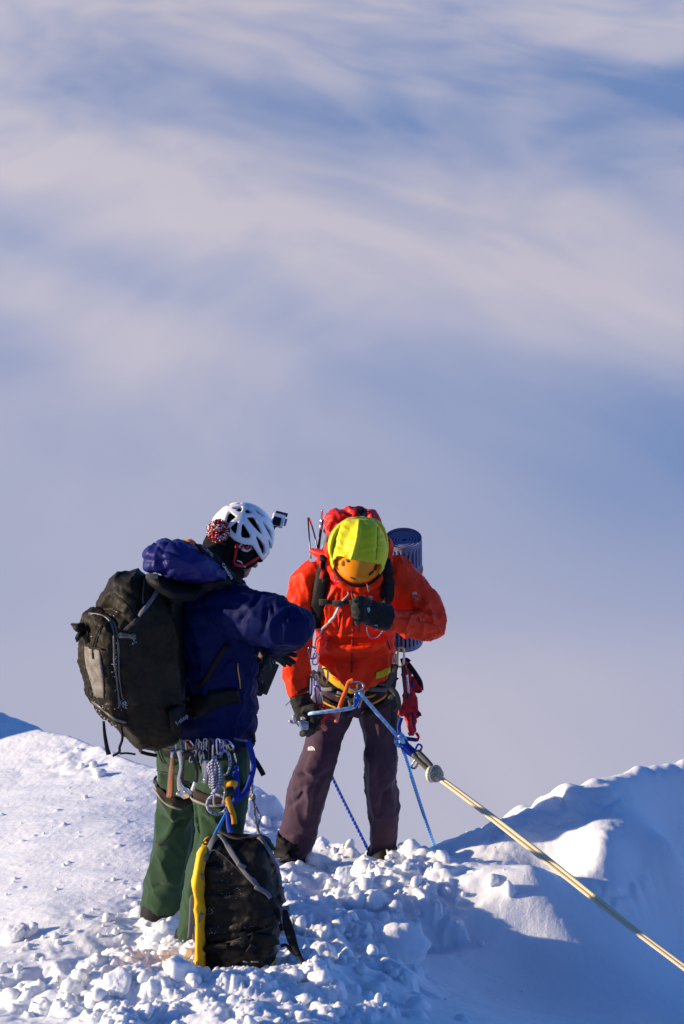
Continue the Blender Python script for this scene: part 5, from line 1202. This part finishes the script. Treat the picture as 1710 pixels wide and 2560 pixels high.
# tent poles and picks at its side, rolled mat
PG = 'thin poles strapped to the red rucksack'
for pts, m, lab in (([(770, 1295, 10.1), (773, 1340, 10.1), (777, 1395, 10.05)], DARKMETAL, 'straight dark pole at the outer left of the red rucksack'), ([(773, 1296, 10.12), (779, 1312, 10.12), (788, 1345, 10.1), (796, 1385, 10.05)], DARKMETAL, 'dark pole leaning in beside the straight one'), ([(805, 1277, 10.12), (803, 1300, 10.12), (798, 1345, 10.1), (793, 1385, 10.05)], DARKMETAL, 'pole with a bright silver tip next to the red lid'), ([(808, 1300, 10.12), (801, 1345, 10.1), (796, 1385, 10.05)], DARKMETAL, 'short dark pole closest to the red lid')):
    v, f = tube([p + (1.9,) for p in pts], n=8); o = tag(mesh_obj('tent_pole', v, f, m), lab, 'pole', PG)
    if 'silver' in lab:
        v, f = tube([(805.5, 1276, 10.118, 2.6), (804, 1297, 10.118, 2.6)], n=8); mesh_obj('tip', v, f, STEEL, o)
        v, f = tube([(803, 1301, 10.11, 2.8), (801, 1320, 10.10, 2.8)], n=8); mesh_obj('sleeve', v, f, STEEL, o)
    elif 'leaning' in lab:
        v, f = tube([(773, 1296, 10.115, 2.3), (778, 1311, 10.115, 2.3)], n=8); mesh_obj('tip', v, f, REDM, o)
matr = empty('sleeping_mat', P(1015, 1600, 10.12), 'rolled lilac foam sleeping mat standing behind the shoulder of the red climber', 'sleeping mat')
MA, MB_ = P(1008, 1350, 10.08), P(1012, 1602, 10.22)
MT = (MB_ - MA).normalized(); MX = MT.cross(Vector((0, 1, 0))).normalized(); MY = MX.cross(MT).normalized(); ML = (MB_ - MA).length; MR = .083
def mat_roll():
    v, f = tube_w([tuple(MA + MT * .035) + (MR * .86,), tuple(MB_ - MT * .004) + (MR * .80,)], n=36, res=14, dome=False); mesh_obj('roll_core', v, f, MATDARK, matr)
    # spiral of foam seen on the end
    W = []
    for k in range(150):
        a = k / 149 * 5.2 * 2 * math.pi; r = MR * (.10 + .86 * k / 149)
        W.append((a, r))
    V, F = [], []
    for i, (a, r) in enumerate(W):
        d = MX * math.cos(a) + MY * math.sin(a)
        for q, z in ((r - .0042, -.004), (r + .0042, -.004), (r + .0042, .034), (r - .0042, .034)): V.append(tuple(MA + d * q + MT * z))
        if i: b = (i - 1) * 4; F += [(b + j, b + (j + 1) % 4, b + 4 + (j + 1) % 4, b + 4 + j) for j in range(4)]
    mesh_obj('spiral_end', V, F, MATFOAM, matr)
    for z in (.0, ML * .22, ML * .30, ML * .62, ML * .985):
        v, f = tube_w([tuple(MA + MT * (z - .012)) + (MR,), tuple(MA + MT * (z + .014)) + (MR,)], n=40, res=3, dome=False, cap=False)
        mesh_obj('foam_band', v, f, MATFOAM, matr)
    me = None
    for k in range(26):
        a = k / 26 * 2 * math.pi; d = MX * math.cos(a) + MY * math.sin(a); s = MX * -math.sin(a) + MY * math.cos(a)
        if me is None:
            v, f = box((0, 0, 0), (.0055, .010, ML / 2 - .004), bev=.2); b = mesh_obj('foam_rib', v, f, MATFOAM, matr); me = b.data
        else:
            b = bpy.data.objects.new('foam_rib', me); COL.objects.link(b); b.parent = matr; b.matrix_parent_inverse = parent_world(matr).inverted()
        M = Matrix((s, d, MT)).transposed().to_4x4(); M.translation = MA + MT * (ML / 2) + d * (MR - .009)
        b.location, q_, _ = M.decompose(); b.rotation_mode = 'XYZ'; b.rotation_euler = q_.to_euler()
mat_roll()
v, f = tube_w([tuple(MA + MT * .150) + (MR + .004,), tuple(MA + MT * .162) + (MR + .005,), tuple(MA + MT * .172) + (MR + .004,)], n=40, res=5, dome=False); mesh_obj('mat_strap', v, f, ORANGEW, matr)

# ---- hardware on his harness
RG = 'climbing hardware on the harness of the red climber'
carabiner(1002, 1643, 9.72, 52, 16, 3, GOLDM, 'gold carabiner hanging at the right hip of the red climber', RG, 2.6)
carabiner(812, 1690, 9.72, 40, 15, 4, GOLDM, 'gold carabiner under the left edge of the red jacket hem', RG, 2.4)
carabiner(781, 1632, 9.68, 32, 18, -8, SLATEM, 'slate carabiner half behind the red sleeve at waist height', RG, 2.2)
carabiner(789, 1648, 9.68, 30, 14, 10, ALU, 'silver carabiner beside the slate one at the left waist', RG, 1.9)
carabiner(797, 1743, 9.66, 60, 14, -8, PURPLEM, 'dark violet carabiner above the orange-red quickdraw', RG, 2.5)
carabiner(790, 1700, 9.70, 34, 8, 4, STEEL, 'steel screw-gate carabiner left of the gold one under the hem', RG, 2.0)
carabiner(776, 1715, 9.69, 52, 7, 2, DARKMETAL, 'dark carabiner between the red sleeve and the harness belt', RG, 2.2)
carabiner(1014, 1705, 9.72, 88, 10, -6, DARKMETAL, 'long black carabiner hanging beside the red gloves', RG, 3.0)
for k, (x, a) in enumerate(((986, 6), (991, -4))): carabiner(x, 1650, 9.74, 30, 8, a, STEEL, ['thin silver carabiner just outside the red jacket hem at the right hip', 'inner thin silver carabiner nearest the gold one at the right hip'][k], 'thin silver carabiners at the right hip', 1.4)
o = tag(free_strap('orange_lanyard', [(884, 1700, 9.66), (872, 1706, 9.66), (866, 1724, 9.65), (856, 1748, 9.64), (847, 1775, 9.63), (842, 1800, 9.62)], 5.5, ORANGEW, None, th=.004, n=30), 'bright orange lanyard hanging from the belay loop', 'lanyard', RG)
free_strap('return_strand', [(842, 1800, 9.62), (828, 1792, 9.63), (812, 1776, 9.64)], 3, REDSTRAP, o, th=.004)
free_strap('bar_tack', [(850, 1768, 9.625), (840, 1806, 9.61)], 5, mat('salmon_webbing', (.72, .22, .14), .7), o, th=.004)
o = tag(free_strap('red_quickdraw', [(790, 1770, 9.66), (800, 1762, 9.65), (812, 1770, 9.64), (812, 1790, 9.63), (806, 1805, 9.62), (815, 1822, 9.62)], 4.5, mat('scarlet_webbing', (.70, .05, .02), .6), None, th=.004, n=30), 'orange-red quickdraw sling hanging beside the lower glove', 'quickdraw', RG)
free_strap('sewn_end', [(803, 1812, 9.61), (815, 1826, 9.61)], 5, mat('salmon_webbing', (.72, .22, .14), .7), o, th=.005)
o = tag(free_strap('grey_sling', [(985, 1660, 9.72), (984, 1695, 9.70), (978, 1730, 9.69), (968, 1760, 9.68), (985, 1740, 9.68), (984, 1780, 9.68), (983, 1818, 9.68)], 8.5, DKGREY, None, th=.004, n=40), 'long twisted grey sling down the right thigh of the red climber', 'sling', RG)
free_strap('strand', [(990, 1665, 9.71), (978, 1700, 9.69), (970, 1712, 9.69), (990, 1735, 9.68), (996, 1765, 9.68), (982, 1775, 9.68)], 7, KHAKI, o, th=.004, n=30)
rope('thin_cord', [P(966, 1766, 9.68), P(948, 1778, 9.69), P(938, 1770, 9.69), P(930, 1762, 9.70)], .003, DKGREY, o)
# spare gloves
def spare(tag_label, pts, fingers, m, name='spare_glove'):
    T = [tube(pts, n=18)] + [tube(fg, n=12) for fg in fingers]
    me = remesh(T, .004, 3); cloth(me, .008, 16, 181); return tag(link(name, me, m), tag_label, 'glove', 'spare gloves clipped to the harness')
REDGL = mat('red_fleece', (.50, .012, .020), .85, bump=.3, bscale=150, sheen=.2)
g1 = spare('long red glove with navy fingertips hanging upside down from the gold carabiner', [(1013, 1655, 9.80, 10, 12), (1016, 1690, 9.79, 12, 14), (1020, 1720, 9.78, 13, 14), (1024, 1748, 9.77, 18, 14), (1022, 1768, 9.77, 19, 13)],
           [[(1030, 1755, 9.77, 10), (1038, 1775, 9.76, 9.5), (1043, 1786, 9.76, 9)], [(1012, 1765, 9.77, 11), (1006, 1776, 9.76, 10), (1004, 1782, 9.76, 8)], [(1020, 1770, 9.77, 11), (1022, 1800, 9.76, 9.5), (1028, 1832, 9.76, 7.5)], [(1030, 1770, 9.78, 9), (1034, 1800, 9.78, 7), (1037, 1826, 9.77, 6)]], REDGL)
NAVYF = mat('navy_fingertip', (.012, .014, .10), .7)
strap('fingertip', [(1046, 1782), (1050, 1790)], 5, [g1], NAVYF, g1, lift=.003); strap('fingertip', [(1022, 1832), (1026, 1838)], 3.5, [g1], NAVYF, g1, lift=.003); strap('finger_seam', [(1029, 1782), (1031, 1805), (1034, 1818)], 2, [g1], NAVYF, g1, lift=.004)
strap('fold_cuff', [(1003, 1652), (1014, 1648), (1024, 1654)], 5, [g1], BLACK, g1, lift=.004)
g2 = spare('small folded red glove with a blue patch beside the long one', [(1024, 1694, 9.80, 6, 10), (1034, 1706, 9.79, 13, 12), (1040, 1720, 9.79, 10, 12), (1047, 1722, 9.78, 9, 9)], [[(1044, 1716, 9.78, 8), (1050, 1722, 9.78, 7)]], REDGL)
strap('palm_patch', [(1028, 1704), (1030, 1718)], 6, [g2], mat('royal_blue_patch', (.02, .03, .28), .7), g2, lift=.003)
rope('glove_cuff', [P(1038, 1728, 9.77), P(1046, 1731, 9.77), P(1053, 1729, 9.77)], .004, BLACK, g2)
o = tag(free_strap('leash_strap', [(1015, 1654, 9.79), (1026, 1668, 9.78), (1040, 1688, 9.78), (1050, 1706, 9.78), (1053, 1726, 9.78)], 6.5, BLACK, None, th=.004, n=26), 'black strap bowing out to the right of the spare red gloves', 'strap')
o = tag(free_strap('blue_tape', [(1004, 1794, 9.78), (998, 1812, 9.77), (998, 1826, 9.76), (1001, 1842, 9.74)], 5, BLUEWEB, None, n=20), 'short blue tape looping from the gloves to the rope knot', 'tape')
free_strap('lower_strand', [(1010, 1845, 9.73), (1026, 1848, 9.74), (1042, 1850, 9.75)], 5, NAVYF, o); free_strap('red_strand', [(1040, 1832, 9.76), (1046, 1842, 9.76), (1042, 1853, 9.75)], 3.5, REDGL, o)

# ================================================================== ROPES AND BELAY
SKY = rope_mat('sky_blue_rope', (.20, .58, .80), (.62, .60, .74), .030, .45)
DBL = rope_mat('blue_dashed_rope', (.02, .08, .44), (.30, .38, .72), .024, .3)
MBL = rope_mat('mid_blue_rope', (.04, .26, .68), (.24, .50, .80), .022, .4)
CRM = rope_mat('cream_rope', (.88, .75, .50), (.76, .62, .38), .010, .5)
o = empty('belay_device', P(895, 1745, 9.66), 'shiny blue belay device clipped to the belay loop', 'belay device', RG)
mesh_obj('device_body', *tube([(899, 1726, 9.66, 4.5, 6), (893, 1745, 9.65, 5.5, 7), (888, 1764, 9.65, 5, 6)], n=14), BLUEM, o)
mesh_obj('device_plate', *tube([(888, 1735, 9.645, 2.2), (885, 1752, 9.645, 2.2), (886, 1764, 9.645, 2.2)], n=8), STEEL, o)
v, f = tube_w(pp([(870, 1712, 9.66, 2.8), (876, 1722, 9.65, 2.8), (890, 1727, 9.64, 2.8), (904, 1722, 9.65, 2.8), (908, 1712, 9.66, 2.8), (896, 1704, 9.66, 2.8), (880, 1705, 9.66, 2.8)]), n=8, closed=True, res=40); mesh_obj('locking_ring', v, f, STEEL, o)
mesh_obj('device_axle', *ell(P(896, 1716, 9.64), (.010, .008, .014), 12), KHAKI, o)
mesh_obj('device_spring', *tube([(910, 1728, 9.66, 3), (904, 1745, 9.66, 4), (898, 1768, 9.66, 2.6)], n=10), ALU, o)
tag(rope('brake_rope', [P(770, 1786, 9.645), P(782, 1783, 9.61), P(830, 1777, 9.61), (P(870, 1772, 9.63)), P(887, 1766, 9.65), P(893, 1756, 9.66)], .0085, SKY, None, res=50), 'pale blue rope end running from the lower glove to the belay device', 'rope')
tag(rope('live_rope', [P(900, 1733, 9.65), P(930, 1768, 9.65), P(965, 1808, 9.66), P(998, 1846, 9.66)], .0085, SKY, None, res=40), 'pale blue rope running from the belay device down to the blue knot', 'rope')
kn = empty('blue_knot', P(1000, 1850, 9.66), 'blue rope knot where three ropes meet beside the right knee', 'knot')
rope('knot_turn', [P(1003 + 13 * math.cos(a), 1853 + 11 * math.sin(a), 9.66 - .02 * math.sin(a * .5)) for a in np.linspace(0, 5.6, 16)], .0085, MBL, kn)
rope('knot_turn', [P(1000 + 9 * math.cos(a), 1850 + 15 * math.sin(a), 9.65 + .015 * math.cos(a)) for a in np.linspace(1, 7, 16)], .0085, MBL, kn)
rope('knot_turn', [P(994, 1838, 9.64), P(1004, 1848, 9.62), P(1010, 1864, 9.64)], .009, SKY, kn)
rope('knot_tail', [P(1008, 1850, 9.65), P(1024, 1866, 9.65), P(1042, 1882, 9.64)], .0085, BLUEWEB, kn); rope('knot_tail', [P(1002, 1862, 9.65), P(1014, 1878, 9.64), P(1036, 1892, 9.63)], .0085, BLUEWEB, kn); rope('knot_tail', [P(1005, 1856, 9.63), P(1020, 1874, 9.62), P(1040, 1888, 9.62)], .0085, BLUEWEB, kn)
tag(rope('abseil_rope', [P(1004, 1862, 9.66), P(1030, 1945, 9.85), P(1062, 2045, 10.05), P(1098, 2150, 10.25), P(1104, 2180, 10.35)], .0080, MBL, None, res=60), 'mid blue rope dropping from the knot over the snow edge', 'rope')
tag(rope('far_rope', [P(822, 1925, 10.25), P(850, 1984, 10.28), P(890, 2064, 10.32), P(924, 2132, 10.35), P(930, 2150, 10.4)], .0075, DBL, None, res=50), 'dark blue flecked rope slanting down behind the legs of the red climber', 'rope')
o = carabiner(1046, 1873, 9.62, 26, 13, 20, BLUEM, 'blue carabiner on the upper side of the rope sleeve', 'blue carabiners at the rope sleeve', 2.6, COPPER); o = carabiner(1038, 1910, 9.60, 26, 12, 28, SLATEM, 'slate blue carabiner on the under side of the rope sleeve', 'blue carabiners at the rope sleeve', 2.6, COPPER)
sl = empty('rope_sleeve', P(1060, 1905, 9.58), 'pair of dark grey sleeves over the anchor rope above its cream knot', 'rope sleeve')
for dx, dy, w_ in ((-5, 5, 6.5), (6, -4, 6.5)):
    v, f = tube([(1040 + dx, 1884 + dy, 9.61, w_), (1062 + dx * .9, 1906 + dy, 9.585, w_), (1084 + dx * .6, 1930 + dy * .6, 9.56, w_)], n=14); mesh_obj('sleeve', v, f, mat('grey_rubber', (.10, .10, .085), .5), sl)
ck = empty('cream_knot', P(1088, 1937, 9.55), 'fat cream rope knot at the lower end of the grey sleeves', 'knot')
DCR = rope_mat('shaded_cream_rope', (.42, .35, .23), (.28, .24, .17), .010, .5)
rope('knot_turn', [P(1088 + 15 * math.cos(a), 1937 + 12 * math.sin(a), 9.55 + .022 * math.sin(a + 1)) for a in np.linspace(0, 6.28, 18)], .0120, DCR, ck)
rope('knot_turn', [P(1078 + 8 * math.cos(a), 1936 + 15 * math.sin(a), 9.54 + .03 * math.cos(a)) for a in np.linspace(0, 6.28, 18)], .0105, CRM, ck)
rope('knot_turn', [P(1090 + 10 * math.cos(a), 1934 + 16 * math.sin(a), 9.56 + .03 * math.cos(a)) for a in np.linspace(0, 6.28, 18)], .0110, DCR, ck)
AR = [(1092, 1937, 9.54), (1165, 1991, 9.43), (1240, 2048, 9.32), (1320, 2110, 9.2), (1400, 2173, 9.09), (1484, 2240, 8.97), (1600, 2332, 8.82), (1712, 2416, 8.68), (1900, 2560, 8.45), (2150, 2760, 8.15), (2350, 2920, 7.95)]
AG = 'three strands of the cream anchor rope'
sp = lambda x: .6 + 2.8 * smooth(1110, 1330, x) * smooth(1660, 1420, x) + 1.2 * smooth(1600, 1800, x)
tag(rope('anchor_rope', [P(x, y - sp(x), Y) for x, y, Y in AR], .0080, CRM, None, res=120), 'upper strand of the cream anchor rope running to the lower right corner', 'rope', AG)
tag(rope('anchor_rope', [P(x - 2, y + 5 + sp(x), Y - .01) for x, y, Y in AR], .0080, CRM, None, res=120), 'lower strand of the cream anchor rope running to the lower right corner', 'rope', AG)
tag(rope('anchor_rope', [P(x, y + 2.5 - .3 * sp(x), Y + .012) for x, y, Y in AR], .0072, CRM, None, res=120), 'middle strand of the cream anchor rope partly hidden by the other two', 'rope', AG)
